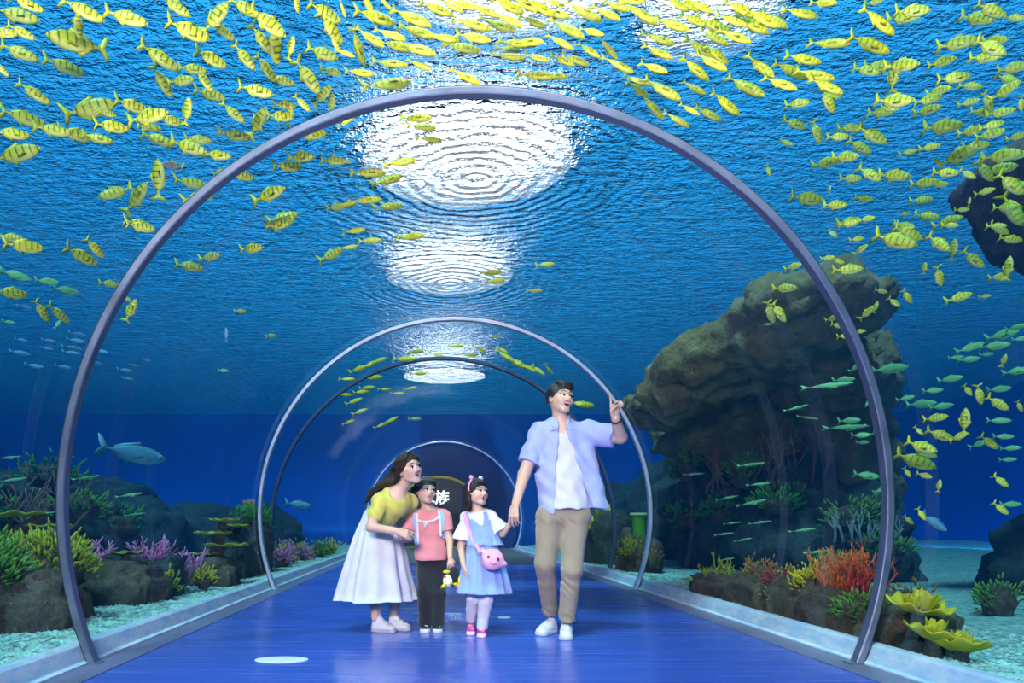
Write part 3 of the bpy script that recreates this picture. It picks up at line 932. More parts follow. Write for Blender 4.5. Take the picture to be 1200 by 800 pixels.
LF = coral_mat('leaf_green', (0.03, 0.25, 0.02), (0.12, 0.50, 0.05), 0.0, 0.5)

def gp(X, Y, dz=0.0): return (X, Y, gravel_h(X, Y) + dz)

# ---- right-hand row along the kerb
for i, (X, Y, sx, sy, sz) in enumerate([(2.64, 7.5, 0.26, 0.45, 0.17), (2.62, 6.55, 0.26, 0.42, 0.22), (2.64, 5.85, 0.28, 0.40, 0.25), (2.62, 5.15, 0.27, 0.40, 0.24), (2.60, 4.62, 0.24, 0.26, 0.18)]):
    rock('reef_rock', gp(X, Y, 0.04), (sx, sy, sz), 60 + i, M_ROCK3, 'lumpy brown rock at the kerb carrying the ' + ('lime green staghorn', 'rusty brown corals', 'bright yellow corals', 'orange fan corals', 'red fan coral')[i], 4, 0.3, 'brown rocks along the kerb')
staghorn((2.62, 7.6, 0.22), 0.30, 0.40, 9, YG, 1, 'lime yellow staghorn coral on the kerb rocks nearest the cave', 2, 0.016)
plate_stack((2.54, 8.25, 0.10), [(0, 0, 0.08, 0.12)], PL, 'small single yellow plate coral beside the lime staghorn', 4, base_r=0.05)
bushy((2.58, 6.62, 0.28), (0.17, 0.2, 0.20), 90, BR, 3, 'rusty brown knobbly coral between lime and yellow corals', leaf=0.035)
bushy((2.70, 6.35, 0.28), (0.12, 0.16, 0.16), 70, coral_mat('ochre_coral', (0.35, 0.25, 0.02), (0.60, 0.45, 0.05), 0, 0.2), 5, 'ochre knobbly coral with green tips beside the maroon one', leaf=0.03)
bushy((2.52, 6.10, 0.26), (0.14, 0.14, 0.16), 70, MR, 7, 'maroon and red tufted coral low on the kerb rocks', leaf=0.035)
bushy((2.44, 6.02, 0.19), (0.07, 0.07, 0.09), 40, coral_mat('neon_green', (0.12, 0.55, 0.02), (0.35, 0.85, 0.08), 0, 0.1), 9, 'tiny neon green coral tuft below the maroon coral', leaf=0.025)
bushy((2.55, 5.62, 0.27), (0.15, 0.20, 0.19), 110, YL, 11, 'bright yellow finger coral drooping over the kerb rock', leaf=0.036)
bushy((2.78, 5.75, 0.34), (0.20, 0.26, 0.22), 100, GR, 13, 'soft green moss coral behind the bright yellow one', leaf=0.035)
Fv = Vector((0.35, 1.0, 0)).normalized()
staghorn((2.56, 5.34, 0.31), 0.34, 0.24, 15, OR, 21, 'orange branching fan coral with pale tips beside the hoop', 3, 0.012, flat=None, lean=0.8, name='fan_coral')
staghorn((2.56, 5.02, 0.30), 0.38, 0.22, 15, RD, 25, 'scarlet red branching fan coral touching the hoop in view', 3, 0.012, lean=0.6, name='fan_coral')
bushy((2.46, 4.85, 0.20), (0.16, 0.2, 0.14), 80, GR, 27, 'dark green lobed coral under the scarlet fan', leaf=0.04)
scroll_coral((2.46, 4.27, 0.30), 0.155, SC_, 'largest yellow scroll coral, rolled like a cabbage, beside the front hoop', 31, 0.3, 0.25)
scroll_coral((2.40, 4.05, 0.185), 0.13, SC_, 'middle yellow scroll coral, low between the two others', 37, 1.2, 0.2)
scroll_coral((2.50, 3.98, 0.135), 0.13, SC_, 'flat yellow scroll coral resting on gravel near the kerb', 43, 2.2, 0.15)
rock('reef_rock', gp(2.52, 4.30, 0.0), (0.13, 0.16, 0.10), 71, M_ROCK2, 'small dark stone under the largest scroll coral', 3, 0.3)

# ---- right-hand mounds farther on
rock('reef_rock', gp(2.82, 11.6, 0.15), (0.30, 0.5, 0.40), 75, M_ROCK3, 'pointed brown mound with a tube sponge behind the pale hoop', 4, 0.35, sq=0.9)
e = empty('tube_sponge', (2.80, 11.5, 0.50)); tag(e, 'green tube sponge standing on the pointed brown mound', 'sponge')
g = Geo(); g.tube([(0, 0, -0.1), (0.02, 0, 0.1), (0.0, 0, 0.36), (0.0, 0, 0.42)], [0.12, 0.10, 0.10, 0.12], 12); g.build('tube', LF, e)
lathe('rim', [(0.12, 0.40), (0.135, 0.42), (0.12, 0.445), (0.08, 0.43)], coral_mat('sponge_rim', (0.3, 0.5, 0.2), (0.5, 0.7, 0.35)), e, 14)
bushy((2.66, 11.3, 0.24), (0.18, 0.22, 0.3), 90, YG, 51, 'yellow green coral tuft on the pointed brown mound', leaf=0.05)
bushy((2.92, 11.1, 0.16), (0.18, 0.2, 0.25), 70, BR, 53, 'russet coral tuft at the foot of the pointed mound', leaf=0.05)
rock('reef_rock', gp(2.85, 13.6, 0.2), (0.45, 0.6, 0.6), 77, M_ROCK2, 'dark rock seen beside the man with yellow sponge', 4, 0.35)
staghorn((2.62, 13.3, 0.55), 0.9, 0.3, 6, YL, 55, 'tall yellow finger coral on the dark rock beside the man', 1, 0.05, lean=0.4)
for i, (X, Y, h_, m_, lab) in enumerate([(5.3, 6.6, 0.7, FAN, 'brown feathery sea fan on the low reef mound behind the gravel'), (6.2, 6.3, 0.8, FAN, 'rusty tall sea fan on the low reef mound near the tank wall'),
                                       (4.6, 8.7, 0.5, coral_mat('grey_fan', (0.16, 0.2, 0.2), (0.35, 0.4, 0.36)), 'grey branching coral at the cave mouth behind the hoop')]):
    staghorn((X, Y, gravel_h(X, Y) + 0.45), h_, 0.5, 7, m_, 81 + i, lab, 2, 0.022, flat=Vector((0.5, 0.86, 0)), name='sea_fan')
for i, (X, Y, z, lab) in enumerate([(4.35, 9.9, 1.75, 'reddish brown sea fan hanging in the cave under the ledge'), (4.05, 11.2, 1.75, 'dim russet sea fan deep in the cave under the ledge')]):
    staghorn((X, Y, z - 0.5), 0.9, 0.6, 8, FAN, 91 + i, lab, 2, 0.025, flat=Vector((0.5, 0.86, 0)), name='sea_fan')
for i, (X, Y, z) in enumerate([(4.75, 9.2, 0.7), (4.2, 9.9, 0.9), (4.1, 10.7, 1.3), (4.0, 11.3, 0.8), (4.9, 8.9, 0.3), (3.7, 12.0, 0.7), (3.75, 12.2, 1.5)]):
    bushy((X, Y, z), (0.35, 0.4, 0.4), 90, (GR, LF)[i % 2], 100 + i, 'dark green weed cushion growing on the cave reef wall', 'weed_cushion', 0.08, 'weed cushions on the cave reef wall')
for i, (X, Y, h_, m_, lab) in enumerate([(4.1, 5.9, 0.3, GR, 'green weed tuft on the open gravel before the reef mound'), (5.0, 5.2, 0.28, YG, 'lime weed tuft at the far edge of the open gravel'), (3.5, 6.1, 0.22, BR, 'small brown coral tuft on gravel behind the scroll corals')]):
    bushy(gp(X, Y), (0.2, 0.2, h_), 70, m_, 120 + i, lab, leaf=0.045)

# ---- left-hand row
for i, (X, Y, sx, sy, sz, lab) in enumerate([(-3.15, 5.2, 0.45, 0.5, 0.34, 'brown rock under the big lime bushes'), (-2.98, 6.75, 0.32, 0.35, 0.26, 'brown rock under the olive plate coral near the front hoop'),
                                            (-3.10, 7.6, 0.36, 0.34, 0.30, 'dark rounded rock beside the pink corals'), (-2.84, 9.0, 0.30, 0.36, 0.24, 'reddish brown rock under the stack of yellow plates'),
                                            (-2.98, 10.3, 0.32, 0.42, 0.55, 'tall dark rock beside the foot of the pale hoop')]):
    rock('reef_rock', gp(X, Y, 0.08), (sx, sy, sz), 130 + i, (M_ROCK3, M_ROCK3, M_ROCK2, M_ROCK3, M_ROCK2)[i], lab, 4, 0.32)
bushy((-3.20, 4.95, 0.30), (0.42, 0.42, 0.42), 240, GR, 141, 'big grass green leafy coral bush nearest the kerb foot', leaf=0.06)
bushy((-2.95, 5.45, 0.32), (0.34, 0.34, 0.42), 220, YG, 143, 'big lime yellow leafy coral bush behind the front hoop', leaf=0.055)
bushy((-3.45, 5.7, 0.42), (0.3, 0.3, 0.3), 120, YG, 145, 'smaller lime leafy coral bush behind the two big ones', leaf=0.055)
plate_stack((-2.96, 6.75, 0.28), [(0.05, 0, 0.12, 0.13), (-0.03, 0.05, 0.24, 0.16), (0.03, -0.05, 0.02, 0.10)], coral_mat('olive_plate', (0.20, 0.20, 0.01), (0.42, 0.40, 0.04), 0, 0.1), 'olive plate coral of three tiers near the front hoop', 151, base_r=0.06)
plate_stack((-3.5, 5.9, 0.6), [(0, 0, 0.25, 0.22), (0.25, 0.1, 0.16, 0.16)], PL, 'yellow plate coral raised behind the lime bushes', 153, base_r=0.06)
staghorn((-3.30, 6.55, 0.34), 0.44, 0.35, 14, PK, 161, 'magenta branching coral behind the olive plates', 2, 0.022)
staghorn((-3.55, 6.5, 0.40), 0.46, 0.35, 13, coral_mat('mauve_coral', (0.35, 0.12, 0.35), (0.75, 0.5, 0.75), 0, 0.4), 163, 'mauve branching coral behind the lime bushes', 2, 0.022)
staghorn((-2.90, 7.95, 0.22), 0.44, 0.30, 14, PK, 165, 'pink finger coral tuft beside the stack of yellow plates', 2, 0.024)
staghorn((-3.05, 7.65, 0.34), 0.42, 0.28, 14, PK, 167, 'pink finger coral tuft on the dark rounded rock', 2, 0.024)
bushy((-2.76, 7.15, 0.12), (0.14, 0.14, 0.22), 70, YG, 169, 'small lime coral tuft in front of the dark rounded rock', leaf=0.04)
bushy((-2.68, 8.1, 0.12), (0.14, 0.14, 0.20), 70, YL, 171, 'small yellow coral tuft in front of the pink fingers', leaf=0.04)
plate_stack((-2.80, 9.0, 0.22), [(0.02, -0.05, 0.03, 0.18), (-0.12, 0.0, 0.20, 0.18), (0.12, 0.02, 0.30, 0.24), (-0.06, 0.02, 0.44, 0.21), (0.08, 0.04, 0.60, 0.17)], PL, 'tall stack of bright yellow plate corals on reddish rock', 173, base_r=0.08)
plate_stack((-2.92, 9.95, 0.45), [(0.1, 0, 0.30, 0.16), (-0.1, 0.05, 0.18, 0.15)], PL, 'two yellow plates on the tall dark rock', 175, base_r=0.06)
rock('reef_rock', gp(-2.85, 11.1, 0.35), (0.22, 0.3, 0.62), 177, M_ROCK3, 'weedy brown rock pillar behind the pale hoop foot', 4, 0.3, sq=0.8)
bushy((-2.80, 10.9, 0.65), (0.2, 0.2, 0.45), 90, LF, 179, 'leaf green weed hanging on the brown rock pillar', leaf=0.07)
staghorn((-2.88, 11.0, 0.92), 0.5, 0.2, 5, coral_mat('crimson_sponge', (0.6, 0.03, 0.15), (0.9, 0.2, 0.35)), 181, 'crimson finger sponge on top of the brown rock pillar', 0, 0.05, lean=0.3)
for i, (X, Y) in enumerate([(-2.72, 12.2), (-2.85, 12.9), (-2.70, 13.7), (-2.85, 14.5), (-2.7, 16.0), (-3.3, 13.0), (-3.35, 15.2), (-2.75, 18.0)]):
    m_ = (PK, YG, PK, PL, GR, YG, PK, YL)[i]
    bushy(gp(X, Y), (0.28, 0.34, 0.30), 70, m_, 190 + i, ('pink', 'lime', 'pink', 'dull yellow', 'green', 'lime', 'pink', 'yellow')[i] + ' low coral cushion on the gravel beyond the pale hoop', 'coral_cushion', 0.07, ('pink', 'lime', 'pink', 'dull yellow', 'green', 'lime', 'pink', 'yellow')[i] + ' cushions beyond the pale hoop')
for i, (X, Y, z, h_) in enumerate([(-4.4, 7.9, 0.9, 0.6), (-4.9, 8.7, 0.9, 0.7), (-5.0, 6.4, 1.1, 0.5)]):
    staghorn((X, Y, z - 0.4), h_ + 0.4, 0.45, 7, FAN, 210 + i, ('brown sea fan on the dark reef wall behind the pink corals', 'tall russet sea fan high on the dark reef wall', 'short brown sea fan above the mauve coral')[i], 2, 0.022, flat=Vector((-0.5, 0.86, 0)), name='sea_fan')
for i, (X, Y, z) in enumerate([(-5.0, 6.0, 0.9), (-4.7, 7.4, 0.75), (-4.4, 8.9, 0.8), (-4.4, 10.0, 0.6), (-5.4, 7.0, 1.4), (-4.9, 9.3, 1.2)]):
    bushy((X, Y, z), (0.4, 0.4, 0.4), 90, (GR, LF)[i % 2], 220 + i, 'dark green weed cushion growing on the reef wall behind the pink corals', 'weed_cushion', 0.08, 'weed cushions behind the pink corals')
# ------------------------------------------------------------------ fish
def fish_mat(name, back, side, belly, bar=None, nbar=7.0, rough=0.4):
    b = N(name)
    co = b.coord()
    s = b.n('SeparateXYZ', Vector=co)
    nz = b.noise(co, 18.0, 2)
    z = b.math('ADD', s.outputs[2], b.math('MULTIPLY', nz, 0.03))
    col = b.ramp(b.n('MapRange', Value=z, i1=-0.17, i2=0.19).outputs[0], [(0.15, belly), (0.5, side), (0.95, back)])
    if bar is not None:
        x = b.math('ADD', b.math('MULTIPLY', s.outputs[0], nbar * 2 * PI), b.math('MULTIPLY', nz, 1.6))
        w = b.ramp(b.math('SINE', x), [(0.55, (0, 0, 0)), (0.8, (1, 1, 1))])
        up = b.ramp(b.n('MapRange', Value=s.outputs[2], i1=-0.12, i2=0.02).outputs[0], [(0, (0, 0, 0)), (1, (0.85,) * 3)])
        lim = b.ramp(b.n('MapRange', Value=s.outputs[0], i1=-0.42, i2=-0.30).outputs[0], [(0, (0, 0, 0)), (1, (1, 1, 1))])
        fac = b.math('MULTIPLY', b.math('MULTIPLY', w, up), lim)
        col = b.mix(fac, col, bar)
    return b.end(b.pbr(col, rough, b.bump(b.noise(co, 120.0, 1), 0.15, 0.005)))
FISH_M = {
    'barred': fish_mat('yellow_barred_scales', (0.42, 0.46, 0.02), (0.85, 0.74, 0.02), (0.95, 0.88, 0.20), (0.05, 0.09, 0.02)),
    'slim': fish_mat('golden_scales', (0.60, 0.52, 0.01), (0.95, 0.80, 0.01), (0.98, 0.88, 0.10), (0.30, 0.30, 0.02), 8.0),
    'lime': fish_mat('lime_scales', (0.45, 0.55, 0.03), (0.85, 0.85, 0.04), (0.95, 0.95, 0.30), (0.20, 0.30, 0.03), 7.0),
    'green': fish_mat('green_scales', (0.08, 0.40, 0.12), (0.25, 0.75, 0.25), (0.45, 0.85, 0.40)),
    'blue': fish_mat('silver_blue_scales', (0.10, 0.35, 0.55), (0.30, 0.65, 0.90), (0.60, 0.85, 0.95)),
    'thin': fish_mat('thin_green_scales', (0.06, 0.28, 0.12), (0.15, 0.50, 0.22), (0.30, 0.6, 0.3)),
    'pink': fish_mat('peach_scales', (0.6, 0.35, 0.2), (0.95, 0.6, 0.4), (0.98, 0.8, 0.7)),
    'big': fish_mat('grey_blue_scales', (0.06, 0.26, 0.36), (0.14, 0.50, 0.66), (0.35, 0.68, 0.78)),
}
M_FIN = simple('yellow_fin', (0.88, 0.78, 0.03), 0.45, 0.15, 20)
M_FING = simple('green_fin', (0.20, 0.55, 0.22), 0.45, 0.15, 20)
M_FINB = simple('blue_fin', (0.20, 0.50, 0.65), 0.45, 0.15, 20)
M_EYE = simple('fish_eye', (0.01, 0.01, 0.012), 0.15)
M_EYEW = simple('fish_eye_ring', (0.85, 0.80, 0.45), 0.3)

def fish_body(hgt, wid, nose=0.0, n=12):
    """unit-length body along +x (head forward), fork of the tail starts at x=-0.36"""
    xs = [0.5, 0.485, 0.44, 0.37, 0.27, 0.15, 0.02, -0.11, -0.22, -0.30, -0.36, -0.40]
    up = [0.00, 0.16, 0.38, 0.66, 0.90, 1.00, 0.94, 0.74, 0.46, 0.22, 0.13, 0.12]
    dn = [0.02, 0.16, 0.34, 0.58, 0.82, 0.96, 0.95, 0.76, 0.45, 0.20, 0.12, 0.11]
    wd = [0.02, 0.30, 0.62, 0.88, 1.00, 0.98, 0.84, 0.62, 0.38, 0.20, 0.10, 0.05]
    V, Fc = [], []
    for x, u, d, w in zip(xs, up, dn, wd):
        for k in range(n):
            t = 2 * PI * k / n
            s, c = math.sin(t), math.cos(t)
            z = (u if s > 0 else d) * hgt * 0.5 * s
            V.append((x, w * wid * 0.5 * math.copysign(abs(c) ** 0.85, c), z + (0.03 * hgt if x > 0.4 else 0)))
    m = len(xs)
    for i in range(m - 1):
        for k in range(n):
            j = (k + 1) % n
            Fc.append((i * n + k, i * n + j, (i + 1) * n + j, (i + 1) * n + k))
    Fc.append(tuple(range(n - 1, -1, -1))); Fc.append(tuple(range((m - 1) * n, m * n)))
    return V, Fc

def fin_geo(outline, thick=0.012, axis='y'):
    """thin lens-shaped fin from an outline in xz"""
    c = np.mean(np.array(outline), axis=0)
    n = len(outline)
    V = [(x, 0.0, z) for x, z in outline] + [(c[0], thick, c[1]), (c[0], -thick, c[1])]
    Fc = []
    for i in range(n):
        j = (i + 1) % n
        Fc.append((i, j, n)); Fc.append((j, i, n + 1))
    return V, Fc

def fish_fins(hgt):
    h = hgt * 0.5
    return {
        'tail_fin': [fin_geo([(-0.36, 0.07 * hgt), (-0.41, 0.20 * hgt), (-0.49, 0.55 * hgt), (-0.56, 0.66 * hgt), (-0.53, 0.25 * hgt), (-0.475, 0.0), (-0.53, -0.25 * hgt), (-0.56, -0.66 * hgt), (-0.49, -0.55 * hgt), (-0.41, -0.20 * hgt), (-0.36, -0.07 * hgt)], 0.012)],
        'dorsal_fin': [fin_geo([(0.14, h * 0.93), (0.06, h * 1.32), (-0.02, h * 1.12), (-0.16, h * 0.86), (-0.29, h * 0.42), (-0.29, h * 0.15), (-0.1, h * 0.6)], 0.008)],
        'anal_fin': [fin_geo([(0.02, -h * 0.9), (-0.05, -h * 1.28), (-0.12, -h * 1.0), (-0.29, -h * 0.42), (-0.29, -h * 0.12), (-0.1, -h * 0.6)], 0.008)],
    }
def pectoral(wid, s):
    V, Fc = fin_geo([(0.20, -0.01), (0.14, 0.03), (0.0, -0.05), (0.02, -0.08), (0.16, -0.05)], 0.006)
    return [(x, s * (wid * 0.475 + abs(0.2 - x) * 0.10 + 0.004), z * 0.8 - 0.03) for x, y, z in V], Fc

SHAPE = {'barred': (0.34, 0.18), 'slim': (0.26, 0.17), 'lime': (0.35, 0.19), 'green': (0.30, 0.15), 'blue': (0.24, 0.13), 'thin': (0.10, 0.06), 'pink': (0.38, 0.18), 'big': (0.30, 0.16)}
FISH_DATA = {}
def fish_data(kind):
    if kind in FISH_DATA: return FISH_DATA[kind]
    hgt, wid = SHAPE[kind]
    fin = {'green': M_FING, 'thin': M_FING, 'blue': M_FINB, 'big': M_FINB}.get(kind, M_FIN)
    parts = {}
    def me(name, V, Fc, mats, mi=None):
        m = bpy.data.meshes.new(name); m.from_pydata([tuple(v) for v in V], [], Fc)
        for q in mats: m.materials.append(q)
        if mi: m.polygons.foreach_set('material_index', mi)
        m.polygons.foreach_set('use_smooth', [True] * len(m.polygons))
        return m
    g = Geo(); g.add(*fish_body(hgt, wid))
    parts['body'] = me('fish_body', g.V, g.F, [FISH_M[kind]])
    for nm, lst in fish_fins(hgt).items():
        q = Geo()
        for V, Fc in lst: q.add(V, Fc)
        parts[nm] = me(nm, q.V, q.F, [fin])
    q = Geo()
    for s in (-1, 1): q.add(*pectoral(wid, s))
    parts['pectoral_fins'] = me('pectoral_fins', q.V, q.F, [fin])
    for s in (-1, 1):
        q = Geo(); yy = s * wid * 0.5 * 0.72
        q.blob((0.405, yy, 0.045 * hgt / 0.36 + 0.01), (0.024, 0.012, 0.024), 0, 2, 0.0, 0)
        q.blob((0.407, yy + s * 0.006, 0.045 * hgt / 0.36 + 0.01), (0.014, 0.009, 0.014), 0, 2, 0.0, 1)
        parts['eye%d' % s] = me('eye', q.V, q.F, [M_EYEW, M_EYE], q.M)
    # one-piece version for fish too small to show their parts
    for nm, lst in fish_fins(hgt).items():
        for V, Fc in lst: g.add(V, Fc, 1)
    parts['whole'] = me('fish_whole', g.V, g.F, [FISH_M[kind], fin], g.M)
    FISH_DATA[kind] = parts
    return parts

frnd = random.Random(77)
placed = []
def put_fish(px, py, length, ang, kind, label, group, depth=(1.10, 1.40), roll=15, name=None, parts=None, yaw=None, Yfix=None):
    """a fish seen about this place: it swims in the open water beyond the tunnel wall"""
    d0 = tunnel_exit(px, py)
    best = None
    for _ in range(14):
        Y = Yfix if Yfix else d0 * frnd.uniform(*depth) + 0.12
        zlim = (H_W - 0.22 - CAM.z) / max(1e-4, (CY - py) / F)
        if CY > py: Y = min(Y, zlim * frnd.uniform(0.93, 1.0))
        Y = max(Y, d0 + 0.14)
        p = at(px, py, Y)
        L = length / F * Y * (1.12 if kind == 'slim' else 1.0)
        clear = min([(p - q).length - 0.45 * (L + l) for q, l in placed] + [9.0])
        if best is None or clear > best[0]: best = (clear, p, L, Y)
        if clear > 0: break
    _, p, L, Y = best
    placed.append((p, L))
    a = math.radians(ang)
    view = (p - CAM).normalized()
    right = view.cross(Vector((0, 0, 1))).normalized(); upv = right.cross(view).normalized()
    yw = math.radians(yaw if yaw is not None else frnd.uniform(-25, 25))
    fwd = (right * math.cos(a) + upv * math.sin(a)) * math.cos(yw) + view * math.sin(yw)
    perp = -right * math.sin(a) + upv * math.cos(a)
    if perp.z < 0: perp = -perp                       # backs stay up
    rl = math.radians(roll + frnd.uniform(-12, 12))
    upf = perp * math.cos(rl) + view * math.sin(rl)
    fwd.normalize()
    side = upf.cross(fwd).normalized(); upf = fwd.cross(side).normalized()
    M = Matrix((fwd, side, upf)).transposed().to_4x4()
    D = fish_data(kind)
    L = L / max(0.55, math.cos(yw))
    if parts is None: parts = length >= 26
    o = bpy.data.objects.new(name or {'barred': 'barred_fish', 'slim': 'golden_fish', 'lime': 'lime_fish', 'green': 'green_fish', 'blue': 'silver_fish', 'thin': 'needle_fish', 'pink': 'peach_fish', 'big': 'grey_fish'}[kind], D['body'] if parts else D['whole']); COL.objects.link(o)
    o.matrix_world = Matrix.Translation(p) @ M @ Matrix.Scale(L, 4)
    if group:
        big = 'large ' if L > 0.235 else ('small ' if L < 0.135 else '')
        hv = fwd.z
        how = 'turned back ' if fwd.dot(right) < -0.5 else ('nose up ' if hv > 0.75 else ('rising ' if hv > 0.25 else ('diving ' if hv < -0.62 else ('slanting ' if hv < -0.28 else ''))))
        label = big + how + label
    tag(o, label, 'fish', group)
    if parts:
        for nm in ('tail_fin', 'dorsal_fin', 'anal_fin', 'pectoral_fins', 'eye-1', 'eye1'):
            c = bpy.data.objects.new('eye' if nm.startswith('eye') else ('pectoral_fin' if nm.startswith('pec') else nm), D[nm]); COL.objects.link(c)
            c.parent = o
    return o

Z_ = 2.9625
# each shoal: crop origin and (x, y, length, heading) read in a 2.96x enlargement
LEFT = [(60,52,140,0),(95,14,110,-10),(290,38,140,-15),(440,62,140,-5),(265,148,190,180),(15,115,90,10),(75,112,90,-15),(70,183,120,-10),(225,232,130,-10),(5,240,60,-40),(120,325,110,-25),(85,410,140,-8),(185,452,120,0),(265,468,110,-5),(340,480,100,-5),(45,465,110,5),(60,535,160,25),(315,378,180,22),(375,395,60,0),(390,440,110,0),(460,368,110,-10),(515,405,140,20),(520,443,80,0),(595,420,90,-5),(550,485,110,-12),(655,510,120,-10),(690,485,90,0),(755,538,95,0),(550,620,130,90),(400,668,120,205),(475,685,130,55),(665,635,110,-5),(690,685,110,15),(485,780,100,-10),(840,610,90,-5),(935,675,120,25),(1000,578,100,0),(1045,545,95,5),(985,755,110,15),(980,775,90,20),(1080,465,110,5),(1160,558,90,0),(1170,718,70,10),(765,597,50,20),(655,108,140,-15),(770,105,100,-30),(555,200,140,-25),(735,205,110,-20),(670,240,95,0),(565,285,110,-55),(630,280,95,15),(710,280,90,-50),(730,328,105,-8),(650,385,90,80),(810,392,95,-35),(850,200,100,-45),(890,315,120,-8),(925,240,100,-50),(980,280,90,-10),(815,470,110,-5),(895,425,110,60),(990,365,80,0),(1050,360,70,-40),(975,405,90,0),(1070,270,130,-50),(1120,330,90,45),(1150,360,70,80),(1150,248,75,-10),(1010,165,75,75),(955,155,130,-85),(910,140,110,-50),(930,80,140,-30),(850,28,110,-20),(610,22,110,-25),(1120,185,110,-15),(1150,100,120,-50),(1130,45,120,-25),(1165,150,70,-60),(1030,12,60,-80),(1005,400,70,80),(750,60,130,50),(270,85,90,-85)]
LEFT2 = [(85,85,125,0),(40,55,80,0),(285,120,110,-25),(330,92,80,-45),(40,247,105,0),(380,215,65,0),(435,265,45,-20),(455,305,85,65),(145,310,80,-60),(205,320,85,-40),(490,18,95,-5),(660,155,95,-5),(730,122,75,15),(875,92,80,10),(965,10,90,12),(1150,115,90,25),(835,310,40,5),(940,395,35,10)]
LEFTG = [(55,185,95,-10),(165,207,75,0),(230,237,80,-5),(30,348,40,0),(775,515,35,0),(200,355,35,60)]
TOP = [(5,30,50,-70),(120,60,130,-15),(60,165,110,-70),(100,130,100,-30),(15,185,60,-15),(65,252,90,-5),(170,220,110,-5),(160,292,150,5),(90,10,80,-60),(150,10,60,-40),(245,62,130,-20),(170,120,100,-15),(195,160,110,-10),(265,110,120,-15),(265,170,120,-15),(350,130,110,-10),(330,30,110,-20),(420,165,120,-12),(460,130,110,-12),(270,225,80,-20),(430,265,100,-25),(425,15,100,-15),(380,20,80,-25),(455,85,120,-15),(500,35,90,-25),(540,85,120,-20),(575,65,110,-25),(600,150,100,-10),(580,170,80,-10),(580,195,100,-10),(580,20,110,-25),(650,145,95,-5),(640,15,110,-25),(665,75,90,-25),(690,25,110,-30),(680,200,80,-20),(735,45,110,-15),(740,10,70,-20),(680,262,120,-8),(740,262,80,-12),(770,210,80,-25),(815,208,90,-25),(785,100,120,-30),(760,145,90,-30),(840,40,130,-30),(870,110,80,-20),(860,175,80,-35),(920,45,100,-30),(925,165,90,-50),(960,225,110,-30),(955,20,90,-25),(1035,45,130,-35),(1010,5,80,-10),(1100,135,110,-25),(1100,180,100,-30),(1085,235,90,-25),(1030,280,90,-25),(1030,310,80,-40),(1080,370,110,-50),(1115,310,130,-35),(1165,415,90,-35),(1150,85,110,-25),(1165,15,80,-35)]
TOP2 = [(685,352,60,-5),(260,410,100,0),(280,440,90,-5),(305,483,80,-5),(205,562,100,8),(95,600,110,0),(160,625,100,15),(85,695,100,5),(165,717,90,5),(20,710,60,8),(15,560,40,0),(20,420,60,30)]
TOPR = [(30,20,90,-25),(60,20,90,-35),(110,90,120,-30),(40,70,90,-30),(170,70,100,-30),(200,30,110,-35),(240,85,120,-35),(280,65,120,-35),(320,70,100,-40),(180,125,110,-30),(110,130,100,-35),(60,170,110,-40),(100,215,110,-35),(120,190,90,-45),(45,240,110,-45),(40,305,80,-35),(90,395,90,-35),(25,380,70,-35),(150,360,110,-45),(220,300,130,-35),(270,230,110,-45),(340,290,110,-30),(375,245,110,-35),(420,205,110,-25),(460,260,120,-25),(500,300,110,-35),(410,45,110,-25),(490,10,80,-15),(680,75,130,-50),(650,155,130,-35),(510,150,120,-15)]
RIGHT = [(400,360,80,-5),(505,350,90,-70),(520,335,60,-10),(770,60,110,-10),(800,38,110,-15),(670,5,60,0),(640,245,90,-25),(680,230,90,-15),(760,228,110,-10),(730,270,90,85),(735,350,120,-15),(690,390,85,-10),(855,345,85,0),(850,382,85,0),(1025,65,110,-25),(1070,35,100,-40),(955,150,120,-5),(900,215,85,0),(1050,200,95,-15),(1070,165,110,-40),(1085,140,80,-15),(1155,62,70,-25),(1150,235,90,-5),(945,270,100,-10),(1000,300,75,-20),(890,315,75,0),(1120,315,95,20),(1130,275,80,-35),(995,355,65,0),(1060,355,70,-70),(1040,390,70,-20),(1105,390,85,-5),(905,440,120,-10),(1000,455,75,0),(1075,435,70,0),(1070,465,85,0),(1020,505,80,-10),(960,540,130,15),(860,510,65,0),(785,528,60,0),(1160,475,60,0),(1110,540,120,-5),(1160,540,70,0),(1105,585,100,-5),(1050,595,90,-60),(915,600,80,-15),(990,605,60,-40),(840,635,85,-5),(890,640,60,-10),(1050,665,60,5),(1140,640,110,-50),(1165,640,60,-10),(830,695,70,-5),(850,750,80,-20),(920,770,90,10),(970,728,45,-10),(770,742,35,0),(770,785,70,-20),(1145,730,130,-65),(1120,720,70,-10),(1090,785,60,-10),(580,445,75,-10),(540,475,70,-10),(615,510,90,-40),(660,470,110,-40),(565,545,85,-10),(500,565,95,0),(585,620,70,-10),(650,605,90,-40),(735,610,100,-15),(465,460,80,-75),(390,430,85,-30),(360,495,45,-30),(297,592,40,-70),(435,690,110,-20),(530,712,75,-10),(630,690,60,-20),(580,770,80,-5),(510,655,25,80),(640,760,50,0),(995,700,30,80),(720,375,60,-20),(1175,360,50,-90)]
